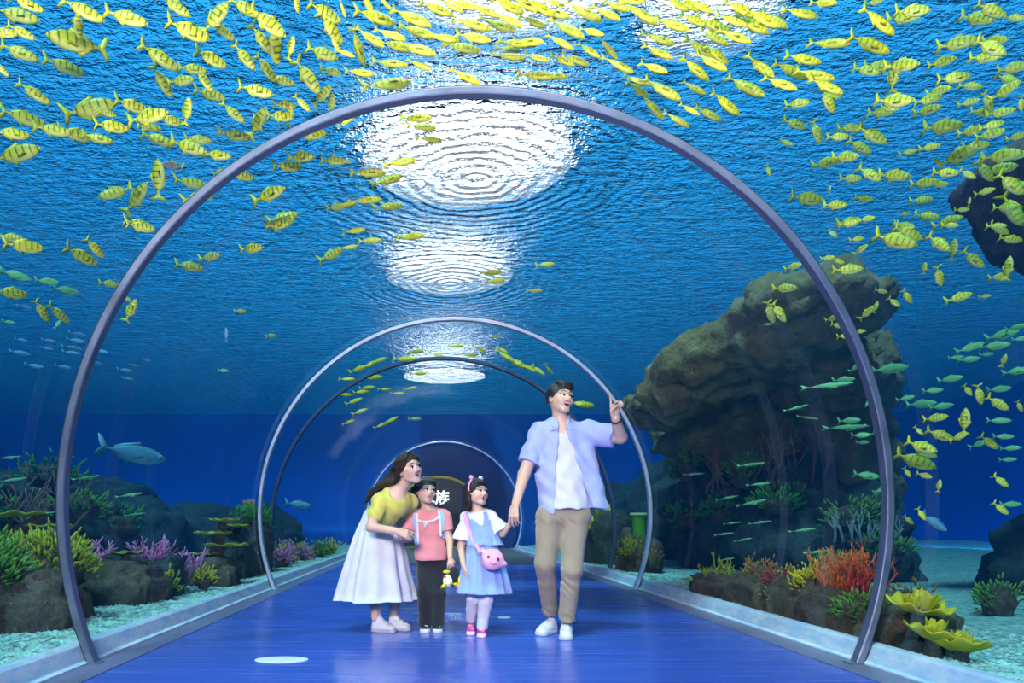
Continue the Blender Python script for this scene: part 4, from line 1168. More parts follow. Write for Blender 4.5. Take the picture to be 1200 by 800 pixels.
RIGHT2 = [(385,155,60,10),(355,230,80,-5),(305,315,80,-75),(335,315,80,-60),(520,40,40,-45),(580,5,70,0),(505,125,45,0),(575,165,95,-5),(540,135,45,-30),(605,60,45,0),(620,95,50,30),(740,65,140,-25),(785,40,100,-35),(890,75,90,-45),(1010,130,90,-50),(1100,25,70,-40),(1140,60,70,-20),(930,12,50,-10),(960,262,80,10),(1130,160,80,80),(1100,190,60,0),(1050,258,35,0),(890,190,70,-80),(940,95,70,80),(840,160,40,80),(780,260,55,-60),(735,280,50,-45),(690,240,40,-20),(640,315,60,40),(670,295,40,70),(520,335,45,10),(540,360,45,-20),(565,395,50,0),(615,380,40,0),(1115,480,45,70),(990,585,45,-60),(1030,600,70,-80),(1095,630,80,-40),(820,725,40,-50),(895,740,90,-25),(880,680,75,5),(960,745,60,25),(980,690,90,85),(1065,765,70,-45),(830,780,100,-25),(1170,640,40,-70)]
RIGHTG = [(295,355,30,0),(600,505,45,30),(560,548,70,0),(640,630,25,70),(580,690,70,0),(620,740,60,0),(625,765,40,0),(670,720,40,60),(1000,435,85,15),(950,470,45,0),(995,477,65,0),(1085,430,90,0),(1110,392,95,8),(1160,365,60,10),(1175,405,50,0),(1055,460,40,0),(1160,518,80,5),(930,545,75,5),(870,585,60,0),(775,612,55,10),(830,632,90,0),(900,640,70,5),(1100,580,70,0),(1115,745,60,-5),(1030,770,60,20),(1140,785,60,0),(1100,690,70,-5),(720,510,110,2)]
RIGHT3 = [(810,30,130,-25),(850,8,60,-15),(890,115,45,80),(830,215,50,-60),(785,235,40,-45),(780,70,40,-60),(1105,100,60,-45),(1105,195,60,-45),(840,80,50,-20)]
RIGHT3G = [(690,130,50,20),(640,80,80,-10),(1130,25,50,0),(1140,180,60,0)]
FAR = [(45,30,70,10),(25,88,60,10),(100,65,70,5),(240,50,90,5),(520,175,70,2),(535,205,60,2),(710,148,60,0),(670,238,50,0)]
FAR2 = [(220,475,70,0),(260,450,50,5),(335,462,50,-20),(400,430,50,0),(450,462,50,5),(480,440,50,-25),(535,395,40,0),(570,465,70,-35),(610,490,70,-30),(650,505,60,-30),(685,515,50,-40),(270,525,50,0),(110,540,60,5),(90,575,50,5),(150,580,40,0),(195,595,45,0),(240,578,40,10),(70,590,50,5),(15,600,40,0),(45,622,55,20),(65,658,50,20),(25,695,40,20),(140,705,50,20),(170,690,60,25),(255,683,40,0),(130,480,50,20),(100,495,60,25),(60,510,60,20),(20,545,50,0),(590,525,50,-30),(560,445,40,-30),(720,510,40,-50),(835,632,80,-10)]
BLUE = [(270,390,55),(265,412,60),(250,438,65),(70,455,65),(120,500,60),(250,455,60),(165,440,40),(330,490,50),(435,515,50),(445,545,40),(465,497,30),(75,410,40),(170,412,45),(85,295,45),(510,480,25),(350,450,50),(220,503,50)]
THINR = [(240,42,90,5),(40,75,70,3),(155,158,75,12),(240,175,100,12),(265,110,80,5),(270,243,75,8),(145,283,65,8),(210,303,60,12),(415,270,85,8),(470,345,90,8),(155,370,50,10),(175,245,60,8)]
THINR2 = [(505,568,160,2),(395,645,80,12),(435,680,70,-12),(570,712,140,0)]
THINL = [(300,88,90,10),(45,95,90,10),(450,148,90,10),(160,210,60,5),(470,215,70,8),(30,18,80,8)]

def shoal(lst, ox, oy, kind, label, group, **kw):
    for it in lst:
        x, y, L = it[:3]; a = it[3] if len(it) > 3 else -5
        put_fish(ox + x / Z_, oy + y / Z_, L / Z_, a, kind, label, group, **kw)
LB = ('plump yellow fish with dark upright bars in the shoal above the woman', 'barred yellow shoal above the woman')
shoal(LEFT, 0, 0, 'barred', *LB, roll=22)
shoal(LEFT2, 0, 260, 'barred', 'yellow green barred fish straggling below the shoal by the front hoop', 'barred stragglers by the front hoop', roll=5)
shoal(LEFTG, 0, 260, 'green', 'green fish lingering among the barred stragglers by the front hoop', 'green fish by the front hoop', roll=5)
LT = ('slim golden fish seen from below streaming over the first ripple rings', 'golden shoal over the first ripple rings')
shoal(TOP, 400, 0, 'slim', *LT, roll=50, depth=(1.04, 1.3))
shoal(TOPR, 800, 0, 'slim', *LT, roll=40, depth=(1.04, 1.3))
shoal(TOP2, 400, 0, 'slim', 'slim golden fish passing under the ripple rings inside the hoop', 'golden fish inside the hoop', roll=45, depth=(1.05, 1.3))
LR = ('lime yellow fish in the dense shoal beside the maroon rock', 'lime shoal beside the maroon rock')
shoal(RIGHT, 800, 0, 'lime', *LR, roll=12, depth=(1.08, 1.55))
shoal(RIGHT2, 800, 260, 'lime', 'lime yellow fish straggling before the olive rock ledge', 'lime stragglers before the ledge', roll=5, depth=(1.06, 1.3))
shoal(RIGHT3, 800, 530, 'lime', 'lime yellow fish straggling before the olive rock ledge', 'lime stragglers before the ledge', roll=5, depth=(1.06, 1.3))
LG = ('green fish hovering in the blue water below the lime shoal', 'green fish below the lime shoal')
shoal(RIGHTG, 800, 260, 'green', *LG, roll=0, depth=(1.25, 1.6))
shoal(RIGHT3G, 800, 530, 'green', *LG, roll=0, depth=(1.2, 1.5))
shoal(FAR, 400, 260, 'slim', 'slim golden fish passing under the ripple rings inside the hoop', 'golden fish inside the hoop', roll=40, depth=(1.03, 1.2))
shoal(FAR2, 400, 260, 'slim', 'tiny golden fish in the far shoal over the pale hoop', 'far golden shoal over the pale hoop', roll=40, depth=(1.03, 1.15))
shoal(BLUE, 0, 260, 'blue', 'tiny silvery blue fish crossing dark water behind the front hoop', 'blue fish behind the front hoop', roll=0, depth=(1.6, 2.0))
shoal(THINR, 800, 530, 'thin', 'thread thin green fish hanging before the cave wall', 'thin fish before the cave', roll=0, depth=(1.08, 1.2))
shoal(THINR2, 800, 260, 'thin', 'thread thin green fish hanging before the cave wall', 'thin fish before the cave', roll=0, depth=(1.08, 1.2))
shoal(THINL, 0, 530, 'thin', 'thread thin green fish hanging before the reef behind the pink corals', 'thin fish before the pink coral reef', roll=0, depth=(1.3, 1.5))
put_fish(600 / Z_, 575 / Z_, 24, 180, 'pink', 'lone peach coloured fish below the barred yellow shoal', None, roll=5, parts=True)
put_fish(785 / Z_, 260 + 390 / Z_, 16, 90, 'blue', 'lone pale slim fish standing upright in dark water', None, roll=5, depth=(1.1, 1.2))
put_fish(156, 531, 74, -12, 'big', 'large grey blue fish gliding above the dark reef wall', None, roll=0, depth=(1.6, 1.61), yaw=5)
put_fish(350, 591, 30, -8, 'big', 'slender pale blue fish gliding beyond the pale hoop', None, roll=0, depth=(1.15, 1.16), yaw=5)
put_fish(1095, 612, 32, -40, 'big', 'small blue fish diving behind the front hoop over gravel', None, roll=0, depth=(1.3, 1.31), yaw=5)
# ------------------------------------------------------------------ people
def rotm(yaw=0, pitch=0, roll=0):
    """columns: viewer's right, back of head, crown; yaw>0 turns the face to the viewer's right, pitch>0 lifts the chin, roll>0 leans the crown to the viewer's right"""
    return np.array(Matrix.Rotation(math.radians(roll), 3, 'Y') @ Matrix.Rotation(math.radians(yaw), 3, 'Z') @ Matrix.Rotation(-math.radians(pitch), 3, 'X'))

def mat_skin(name, c):
    b = N(name)
    a = b.n('Attribute', {'attribute_name': 'Col'}).outputs['Color']
    nz = b.noise(b.coord(), 40.0, 3)
    col = b.mix(b.math('MULTIPLY', nz, 0.18), a, tuple(x * 0.86 for x in c))
    return b.end(b.pbr(col, 0.48, b.bump(b.noise(b.coord(), 220.0, 2), 0.06, 0.002), Subsurface_Weight=0.08, Subsurface_Radius=(0.02, 0.008, 0.004), Subsurface_Scale=0.5))
SKIN_C = (0.70, 0.45, 0.33)
M_SKIN = mat_skin('skin', SKIN_C)
def mat_hair(name, c, c2):
    b = N(name)
    co = b.coord()
    nz = b.noise(b.n('Mapping', Vector=co, Scale=(60, 60, 8)).outputs[0], 3.0, 3, 0.6, 0.4)
    return b.end(b.pbr(b.ramp(nz, [(0.3, c), (0.75, c2)]), 0.52, b.bump(nz, 0.5, 0.006), Specular_IOR_Level=0.25))
M_HAIR = mat_hair('black_hair', (0.006, 0.005, 0.006), (0.028, 0.022, 0.022))
M_HAIRB = mat_hair('dark_brown_hair', (0.010, 0.006, 0.005), (0.050, 0.030, 0.022))
M_EWH = simple('eye_white', (0.88, 0.88, 0.88), 0.25, 0.02)
M_IRIS = simple('dark_iris', (0.015, 0.008, 0.006), 0.1, 0.2)
M_LASH = simple('lash', (0.008, 0.006, 0.006), 0.5)
M_LIP = simple('lip', (0.62, 0.20, 0.20), 0.35, 0.08)
M_LIPM = simple('soft_lip', (0.55, 0.22, 0.19), 0.4, 0.08)
M_MOUTH = simple('mouth_inside', (0.10, 0.012, 0.015), 0.5)
M_TEETH = simple('teeth', (0.90, 0.88, 0.84), 0.25, 0.02)

class Person:
    def __init__(s, Y, base_px, label):
        s.Y = Y
        s.root = empty('person', at(base_px, CY + CAM.z * F / Y, Y))
        tag(s.root, label, 'person')
        s.o = np.array(s.root.location)
    def P(s, px, py, dy=0.0):
        return np.array(at(px, py, s.Y + dy))
    def add(s, name, fld, mats, parent=None, sm=1):
        V, Q = fld.mesh()
        for _ in range(sm):
            A = np.zeros_like(V); C = np.zeros(len(V))
            for a in range(4):
                b = (a + 1) % 4
                np.add.at(A, Q[:, a], V[Q[:, b]]); np.add.at(C, Q[:, a], 1)
                np.add.at(A, Q[:, b], V[Q[:, a]]); np.add.at(C, Q[:, b], 1)
            V = V * 0.5 + 0.5 * A / np.maximum(C, 1)[:, None]
        return np_mesh_obj(name, V - s.o, Q, mats, parent or s.root)
    def geo(s, name, g, mats, parent=None, smooth=True):
        g.V = [tuple(np.array(v) - s.o) for v in g.V]
        return g.build(name, mats, parent or s.root, smooth)

def sample(f, p):
    i = (np.asarray(p) - f.lo) / f.h
    i0 = np.clip(np.floor(i).astype(int), 0, np.array(f.f.shape) - 2); t = np.clip(i - i0, 0, 1)
    v = 0.0
    for a in (0, 1):
        for b in (0, 1):
            for c in (0, 1):
                w = (t[0] if a else 1 - t[0]) * (t[1] if b else 1 - t[1]) * (t[2] if c else 1 - t[2])
                v += w * f.f[i0[0] + a, i0[1] + b, i0[2] + c]
    return v
def hit(f, p, d, L, n=160):
    """first point of the surface from p along d"""
    d = np.asarray(d, float); d = d / np.linalg.norm(d)
    for i in range(n):
        q = np.asarray(p) + d * (L * i / n)
        if sample(f, q) < 0: return q
    return np.asarray(p) + d * L * 0.5

class Head:
    def __init__(s, C, R, S, female=False, child=False):
        s.C, s.R, s.S = np.asarray(C), R, S
        s.child, s.female = child, female
    def w(s, x, y, z): return s.C + s.R @ (np.array((x, y, z)) * s.S)
    def skin(s, f):
        S, R, w = s.S, s.R, s.w
        k = 0.10 * S
        jw = 0.27 if s.female else 0.285
        f.ell(w(0, 0.06, 0.12), np.array((0.335, 0.41, 0.37)) * S, R, k=0.0)
        f.ell(w(0, -0.12, -0.10), np.array((jw, 0.26, 0.34)) * S, R, k=k)
        ch = 0.06 if s.child else 0.085
        f.ell(w(0, -0.27, -0.40 + (0.03 if s.child else 0)), np.array((ch + 0.015, 0.075, ch)) * S, R, k=k)
        f.cone(w(-0.19, -0.02, -0.25), w(-0.06, -0.26, -0.40), 0.075 * S, 0.055 * S, k)
        f.cone(w(0.19, -0.02, -0.25), w(0.06, -0.26, -0.40), 0.075 * S, 0.055 * S, k)
        for sx in (-1, 1):
            f.ell(w(sx * 0.165, -0.25, -0.12), np.array((0.11, 0.10, 0.11 if s.child else 0.10)) * S, R, k=k)
            f.ell(w(sx * 0.125, -0.315, 0.115), np.array((0.13, 0.06, 0.045)) * S, R, k=k * 0.7)
        for sx in (-1, 1):                                             # sockets
            f.ell(w(sx * 0.135, -0.42, 0.005), np.array((0.085, 0.085, 0.05)) * S, R, k=k * 0.5, op='sub')
        nl = 0.75 if s.child else 1.0
        f.cone(w(0, -0.355, 0.04), w(0, -0.375 - 0.085 * nl, -0.115), 0.030 * S, 0.046 * S, k * 0.45)
        for sx in (-1, 1): f.ell(w(sx * 0.045, -0.385 - 0.02 * nl, -0.125), np.array((0.034, 0.04, 0.028)) * S, R, k=k * 0.3)
        f.ell(w(0, -0.345, -0.225), np.array((0.12, 0.055, 0.075)) * S, R, k=k * 0.6)
        for sx in (-1, 1):                                             # ears
            f.ell(w(sx * 0.335, 0.03, -0.03), np.array((0.035, 0.085, 0.125)) * S, R, k=k * 0.4)
            f.ell(w(sx * 0.375, 0.0, -0.02), np.array((0.02, 0.045, 0.075)) * S, R, k=0.01 * S, op='sub')
    def mouth(s, f, hw, hh, z=-0.235):
        s.m = (hw, hh, z)
        y = -0.40
        f.ell(s.w(0, y, z), np.array((hw, 0.10, hh)) * s.S, s.R, k=0.02 * s.S, op='sub')
    def face(s, pr, f, body, brow=0.05, gaze=(0.0, 0.0), lip=None, teeth=True, smile=0.03, eye_h=0.047):
        S, w = s.S, s.w
        fw = s.R @ np.array((0, 1, 0.0))
        def surf(x, z): return hit(f, w(x, -0.75, z), fw, 0.75 * S)
        Rm = s.R
        for sx in (-1, 1):
            ex = sx * 0.135
            c = surf(ex, 0.0)
            g = Geo()
            V, T = ICO[3]
            tilt = np.array(Matrix.Rotation(math.radians(-sx * -14), 3, 'Z'))
            def lens(cx, cz, rx, ry, rz, dy, m):
                q = (V * np.array((rx, ry, rz)) * S) @ (Rm @ tilt).T + c + Rm @ (np.array((cx, dy, cz)) * S)
                g.add(q, T.tolist(), m)
            lens(0, 0, 0.078, 0.030, eye_h, 0.004, 0)
            lens(gaze[0], gaze[1], 0.043, 0.030, eye_h * 0.93, -0.006, 1)
            e = pr.geo('eye', g, [M_EWH, M_IRIS])
            g = Geo(); pts, rr = [], []
            for i in range(9):
                t = i / 8; x = (t - 0.5) * 0.175; z = eye_h * 1.05 * math.sin(PI * t) - 0.004
                pts.append(c + Rm @ (np.array((x, -0.030 * math.sin(PI * t) + 0.012 * (x * sx / 0.08), z)) * S)); rr.append(0.012 * S * (0.5 + math.sin(PI * t)))
            g.tube(pts, rr, 6); pr.geo('eyelashes', g, [M_LASH], None)
            g = Geo(); pts, rr = [], []
            for i in range(7):
                t = i / 6; x = ex + (t - 0.5) * 0.19; z = 0.115 + brow * (1 - (2 * t - 1) ** 2) * 0.5 - 0.01 * abs(x)
                pts.append(surf(x, z)); rr.append(S * 0.0105 * (0.55 + 0.6 * math.sin(PI * (0.15 + 0.7 * (t if sx > 0 else 1 - t)))))
            g.tube(pts, rr, 6); pr.geo('eyebrow', g, [M_HAIR])
        hw, hh, mz = s.m
        if hh > 0.02:
            g = Geo(); V, T = ICO[3]
            c = w(0, -0.285, mz)
            g.add((V * np.array((hw * 0.98, 0.07, hh * 1.02)) * S) @ Rm.T + c, T.tolist())
            pr.geo('mouth', g, [M_MOUTH])
            if teeth:
                g = Geo(); c = w(0, -0.300, mz + hh * 0.42)
                g.add((V * np.array((hw * 0.80, 0.06, hh * 0.42)) * S) @ Rm.T + c, T.tolist())
                pr.geo('teeth', g, [M_TEETH])
        g = Geo(); pts = []
        n = 20
        for i in range(n + 1):
            t = 2 * PI * i / n
            x = hw * 1.06 * math.cos(t); z = mz + max(hh, 0.012) * 1.12 * math.sin(t) + smile * (x / max(hw, 1e-3)) ** 2
            p = hit(f, w(x, -0.75, z), fw, 0.75 * S)
            lim = w(x, -0.355 + 0.9 * x * x, z)
            if (p - lim) @ fw > 0: p = lim
            pts.append(p)
        g.tube(pts, [S * 0.0115 * (0.7 + 0.5 * abs(math.sin(2 * PI * i / n))) for i in range(n + 1)], 6)
        pr.geo('lips', g, [lip or M_LIPM])
    def colour(s, body, pr, blush=0.25):
        me = body.data
        V = np.empty(len(me.vertices) * 3, dtype=np.float32); me.vertices.foreach_get('co', V)
        V = V.reshape(-1, 3) + pr.o
        q = ((V - s.C) @ s.R) / s.S
        col = np.tile(np.array((*SKIN_C, 1.0)), (len(V), 1))
        for sx in (-1, 1):
            d = ((q[:, 0] - sx * 0.17) / 0.12) ** 2 + ((q[:, 2] + 0.13) / 0.10) ** 2
            a = np.exp(-d) * blush * (q[:, 1] < -0.1)
            col[:, :3] = col[:, :3] * (1 - a[:, None]) + np.array((0.85, 0.38, 0.34)) * a[:, None]
        at_ = me.color_attributes.new('Col', 'FLOAT_COLOR', 'POINT')
        at_.data.foreach_set('color', col.astype(np.float32).ravel())

def unit(v): v = np.asarray(v, float); return v / (np.linalg.norm(v) or 1)

def hand(f, wrist, d, n, L, side, curls, thumb=(0.35, 0.5), spread=0.05, r=None, k=0.006):
    """d: wrist to fingers, n: the way the palm faces, side: +1 if thumb lies toward d x n"""
    d = unit(d); n = unit(np.asarray(n) - d * (np.asarray(n) @ d)); a = np.cross(d, n) * side
    r = r or L * 0.047
    for i, off in enumerate((0.16, 0.055, -0.055, -0.155)):
        f.cone(wrist, wrist + d * 0.46 * L + a * off * L, L * 0.10, L * 0.068, k * 1.5)
    for i, (off, ln) in enumerate(((0.17, 0.44), (0.058, 0.49), (-0.058, 0.45), (-0.165, 0.36))):
        p = wrist + d * 0.48 * L + a * off * L
        c = curls[i]
        ang = 0.0
        dd0 = unit(d + a * spread * (1.5 - i) * 0.6)
        for j, seg in enumerate((0.46, 0.30, 0.24)):
            ang += c * (0.75, 1.0, 0.65)[j]
            dd = dd0 * math.cos(ang) + n * math.sin(ang)
            q = p + dd * ln * L * seg
            f.cone(p, q, r * (1.0 - 0.12 * j), r * (0.9 - 0.14 * j), k * 0.5)
            p = q
    t0 = wrist + d * 0.14 * L + a * 0.12 * L
    t1 = t0 + unit(d * 0.7 + a * thumb[0] * 1.6 + n * 0.25) * 0.20 * L
    t2 = t1 + unit(d * 0.8 + a * (thumb[0] - thumb[1]) + n * thumb[1]) * 0.17 * L
    t3 = t2 + unit(d * 0.75 + a * (thumb[0] - 1.6 * thumb[1]) + n * thumb[1] * 1.3) * 0.13 * L
    f.cone(t0, t1, L * 0.085, r * 1.15, k); f.cone(t1, t2, r * 1.12, r * 1.0, k * 0.6); f.cone(t2, t3, r * 1.0, r * 0.75, k * 0.5)

def folds(amp, fr, seed=0.0, diag=0.6):
    def fn(X, Y, Z):
        return amp * (np.sin(Z * fr + X * fr * diag + 1.7 * np.sin(X * fr * 0.35 + seed) + seed) * 0.6 + np.sin(Z * fr * 0.45 - X * fr * 0.8 * diag + Y * fr * 0.5 + seed * 2) * 0.5 + np.sin(X * fr * 0.9 + Y * fr * 0.7 + 2.0 * np.sin(Z * fr * 0.2)) * 0.4)
    return fn

def wedge_cut(f, fn):
    """remove where fn > 0"""
    g = fn(f.ax[0][:, None, None], f.ax[1][None, :, None], f.ax[2][None, None, :])
    f.f = np.maximum(f.f, g).astype(np.float32)

def loft(levels, n=72, pleat=0.0, npl=14, seed=0, thick=0.006):
    """open tube of elliptical rings: (cx, cy, cz, rx, ry, pleat amount)"""
    V, Fc = [], []
    m = len(levels)
    rnd = random.Random(seed); ph = [rnd.uniform(0, 6.28) for _ in range(5)]
    for side in (0, 1):
        for (cx, cy, cz, rx, ry, pl) in levels:
            for i in range(n):
                t = 2 * PI * i / n
                q = 1 + pl * (0.6 * math.sin(npl * t + ph[0] + 0.8 * math.sin(3 * t + ph[1])) + 0.4 * math.sin((npl * 0.5 + 1) // 1 * t + ph[2]))
                wv = pl * 0.10 * math.sin(5 * t + ph[3])
                V.append((cx + (rx * q - side * thick) * math.cos(t), cy + (ry * q - side * thick) * math.sin(t), cz + wv * rx))
    off = m * n
    for l in range(m - 1):
        for i in range(n):
            j = (i + 1) % n
            Fc.append((l * n + i, (l + 1) * n + i, (l + 1) * n + j, l * n + j))
            Fc.append((off + l * n + i, off + l * n + j, off + (l + 1) * n + j, off + (l + 1) * n + i))
    for l in (0, m - 1):
        for i in range(n):
            j = (i + 1) % n
            Fc.append((l * n + i, l * n + j, off + l * n + j, off + l * n + i))
    return V, Fc

def shoe(pr, heel, toe, width, h, m_up, m_sole, m_lace, hi=0.0, m_toe=None, vox=0.004):
    """heel and toe are ground points"""
    heel = np.array(heel); toe = np.array(toe); heel[2] = toe[2] = 0
    d = unit(toe - heel); L = np.linalg.norm(toe - heel); sd = np.array((-d[1], d[0], 0)); up = np.array((0, 0, 1.0))
    hub = empty('shoe', tuple(heel - pr.o)); hub.parent = pr.root
    class Q: pass
    q = Q(); q.root, q.o = hub, heel
    lo = np.minimum(heel, toe) - 0.09; hi_ = np.maximum(heel, toe) + 0.09; lo[2] = -0.01; hi_[2] = h + hi + 0.05
    f = Field(lo, hi_, vox)
    w = width / 2
    f.cone(heel + d * w * 0.9 + up * h * 0.50, heel + d * L * 0.45 + up * h * 0.50, w * 0.80, w * 0.78, 0.02)
    f.cone(heel + d * L * 0.45 + up * h * 0.45, toe - d * w * 0.9 + up * h * 0.28, w * 0.80, w * 0.84, 0.02)
    f.cone(heel + d * w * 0.95 + up * h * 0.5, heel + d * w * 0.95 + up * (h * 0.95 + hi), w * 0.72, w * 0.66 if hi else w * 0.7, 0.02)
    f.cone(heel + d * w * 1.3 + up * (h * 0.92 + hi * 0.6), heel + d * L * 0.62 + up * h * 0.55, w * 0.55, w * 0.55, 0.025)
    f.cut(up * 0.018, -up)
    V, Qd = f.mesh(); np_mesh_obj('upper', V - heel, Qd, m_up, hub)
    f2 = Field(lo, hi_, vox)
    f2.cone(heel + d * w * 0.95 + up * 0.012, heel + d * L * 0.5 + up * 0.012, w * 0.92, w * 0.88, 0.01)
    f2.cone(heel + d * L * 0.5 + up * 0.012, toe - d * w * 0.95 + up * 0.012, w * 0.90, w * 0.96, 0.01)
    f2.cut(up * 0.030, up); f2.cut(up * 0.0005, -up)
    V, Qd = f2.mesh(); np_mesh_obj('sole', V - heel, Qd, m_sole, hub)
    if m_toe:
        f3 = Field(lo, hi_, vox)
        f3.ell(toe - d * w * 0.75 + up * h * 0.26, np.array((w * 0.80, w * 0.80, h * 0.36)), None, k=0)
        f3.cut(up * 0.02, -up)
        V, Qd = f3.mesh(); np_mesh_obj('toe_cap', V - heel, Qd, m_toe, hub)
    for i in range(4):
        t = 0.50 + 0.09 * i
        c = heel + d * L * t
        z = hit(f, c + up * (h + hi + 0.05), -up, h + hi + 0.06)[2]
        g = Geo(); pts = []
        for j in range(7):
            u = (j / 6 - 0.5) * 2
            p = c + sd * u * w * 0.5 + d * 0.006 * (1 if i % 2 else -1) * u
            zz = hit(f, p + up * (h + hi + 0.05), -up, h + hi + 0.06)[2] + 0.002
            pts.append((p[0], p[1], zz))
        g.tube(pts, [0.0035] * 7, 5); g.V = [tuple(np.array(v) - heel) for v in g.V]; g.build('lace', m_lace, hub)
    return hub

def strand_hair(f, pts, k=0.01):
    f.chain(pts, k)

def strap(pr, fld, pts, width, thick, mat, name, fw=(0, 1, 0), parent=None, lift=0.004):
    """flat ribbon laid over the surface of a garment: pts are points ahead of it"""
    L, Rr = [], []
    fw = unit(fw)
    C = []
    for p in pts:
        C.append(hit(fld, np.asarray(p), fw, 0.6, 300) - fw * lift)
    # smooth
    for _ in range(2):
        C = [C[0]] + [(C[i - 1] + 2 * C[i] + C[i + 1]) / 4 for i in range(1, len(C) - 1)] + [C[-1]]
    V, Fc = [], []
    for i, c in enumerate(C):
        t = unit(C[min(i + 1, len(C) - 1)] - C[max(i - 1, 0)])
        s = unit(np.cross(t, fw))
        for a, b in ((-1, -1), (1, -1), (1, 1), (-1, 1)):
            V.append(c + s * a * width / 2 + fw * b * thick / 2)
    for i in range(len(C) - 1):
        for j in range(4):
            k = (j + 1) % 4
            Fc.append((i * 4 + j, i * 4 + k, i * 4 + 4 + k, i * 4 + 4 + j))
    Fc.append((3, 2, 1, 0)); n = len(C) * 4; Fc.append((n - 4, n - 3, n - 2, n - 1))
    g = Geo(); g.add(V, Fc)
    return pr.geo(name, g, [mat], parent, smooth=False)

def px_line(pr, pts, dy, n=14):
    """points along a polyline given in picture pixels, at a fixed nearer depth"""
    out = []
    P = [np.array(p, float) for p in pts]
    L = [np.linalg.norm(P[i + 1] - P[i]) for i in range(len(P) - 1)]
    tot = sum(L)
    for i in range(n + 1):
        s = tot * i / n; j = 0
        while j < len(L) - 1 and s > L[j]: s -= L[j]; j += 1
        q = P[j] + (P[j + 1] - P[j]) * min(1, s / L[j])
        out.append(pr.P(q[0], q[1], dy))
    return out

# ================================================================== the man
M_WSHOE = simple('white_leather', (0.74, 0.76, 0.80), 0.5, 0.03)
M_WSOLE = simple('white_rubber', (0.52, 0.54, 0.60), 0.55, 0.03)
M_SHIRT = weave('periwinkle_cotton', (0.40, 0.46, 0.78), 260.0, 0.8, 0.2, 1.2)
M_TEE = weave('white_cotton', (0.70, 0.69, 0.74), 260.0, 0.85, 0.2, 1.2)
M_CHINO = weave('khaki_twill', (0.34, 0.27, 0.19), 320.0, 0.85, 0.3, 1.5)
def build_man():
    pr = Person(5.33, 660, 'tall man in open periwinkle shirt and khaki trousers pointing upward')
    P = pr.P
    h = 0.004
    lo = np.array((0.18, 4.85, 0.0)); hi = np.array((1.12, 5.85, 1.86))
    hd = Head(P(656.5, 467.5, 0.02), rotm(26, 10, 6), 0.228)
    f = Field(lo, hi, h)
    hd.skin(f)
    nb = P(659, 505, 0.07)
    f.cone(hd.w(0, 0.10, -0.22), nb, 0.047, 0.056, 0.03)
    f.cone(P(659, 512, 0.08), P(660, 560, 0.07), 0.13, 0.125, 0.05, flat=((0, 1, 0), 1.3))
    f.cone(P(660, 560, 0.07), P(658, 604, 0.06), 0.125, 0.125, 0.05, flat=((0, 1, 0), 1.3))
    sl, sr = P(633, 508, 0.07), P(689, 506, 0.06)
    f.cone(nb + np.array((0, 0, -0.03)), sl, 0.055, 0.058, 0.03); f.cone(nb + np.array((0, 0, -0.03)), sr, 0.055, 0.058, 0.03)
    el, wl = P(614, 556, 0.04), P(604.5, 590, -0.04)
    f.cone(sl, el, 0.058, 0.043, 0.02); f.cone(el, wl, 0.043, 0.029, 0.015)
    er, wr = P(727, 512, -0.06), P(721.5, 490, -0.20)
    f.cone(sr, er, 0.058, 0.046, 0.02); f.cone(er, wr, 0.047, 0.030, 0.015)
    # lowered hand, fingers closing on the girl's hand
    hand(f, wl, unit(P(601, 610, -0.05) - wl), (0.55, 0.75, 0), 0.185, -1, (0.35, 0.45, 0.55, 0.6), (0.3, 0.5))
    # raised hand, index finger up
    hand(f, wr, unit(P(720.5, 470, -0.225) - wr), (0.35, -0.9, 0.1), 0.185, -1, (0.03, 1.15, 1.25, 1.3), (0.25, 0.75))
    # legs inside the trousers
    kl, al = P(639.5, 660, 0.02), P(645, 716, 0.24); kr, ar = P(670, 670, -0.03), P(664, 727, 0.03)
    hl, hr = P(643, 608, 0.07), P(674, 608, 0.06)
    f.chain([(hl, 0.075), (kl, 0.052), (al, 0.038)], 0.02); f.chain([(hr, 0.075), (kr, 0.052), (ar, 0.038)], 0.02)
    hd.mouth(f, 0.115, 0.062, -0.245)
    body = pr.add('body', f, M_SKIN)
    hd.colour(body, pr, 0.12); hd.face(pr, f, body, 0.05, (0.022, 0.010), M_LIPM, True, 0.03)
    # hair
    g = Field(hd.C - 0.2, hd.C + 0.2, 0.004)
    S, R, w = hd.S, hd.R, hd.w
    g.ell(w(0, 0.09, 0.17), np.array((0.375, 0.44, 0.375)) * S, R, k=0)
    g.ell(w(0, -0.46, -0.10), np.array((0.265, 0.34, 0.335)) * S, R, k=0.03 * S, op='sub')
    g.ell(w(0, 0.0, -0.42), np.array((0.6, 0.5, 0.33)) * S, R, k=0.04 * S, op='sub')
    rnd = random.Random(3)
    for i in range(26):
        x0 = rnd.uniform(-0.25, 0.25); 
        a = w(x0 * 0.8, rnd.uniform(-0.15, 0.15), 0.46 + rnd.uniform(-0.03, 0.05)); b = w(x0 + 0.05, -0.30 - 0.03 * rnd.random() + abs(x0) * 0.25, 0.37 + rnd.uniform(-0.02, 0.05)); c = w(x0 * 1.1 + 0.08, -0.33 + abs(x0) * 0.30, 0.25 + rnd.uniform(-0.04, 0.05))
        g.chain([(a, 0.05 * S), (b, 0.05 * S), (c, 0.016 * S)], 0.02 * S)
    for sx in (-1, 1):
        for i in range(6):
            g.cone(w(sx * 0.335, -0.10 + 0.07 * i, 0.20), w(sx * 0.345, -0.14 + 0.075 * i, -0.0 - 0.03 * i), 0.045 * S, 0.022 * S, 0.03 * S)
    for i in range(22):
        t = rnd.uniform(0, 6.28); q = rnd.uniform(0.05, 0.26)
        a = w(q * math.sin(t), 0.06 + q * math.cos(t), 0.47 - q * q); g.cone(a, a + R @ np.array((0.10, -0.10, 0.015)) * S, 0.05 * S, 0.02 * S, 0.02 * S)
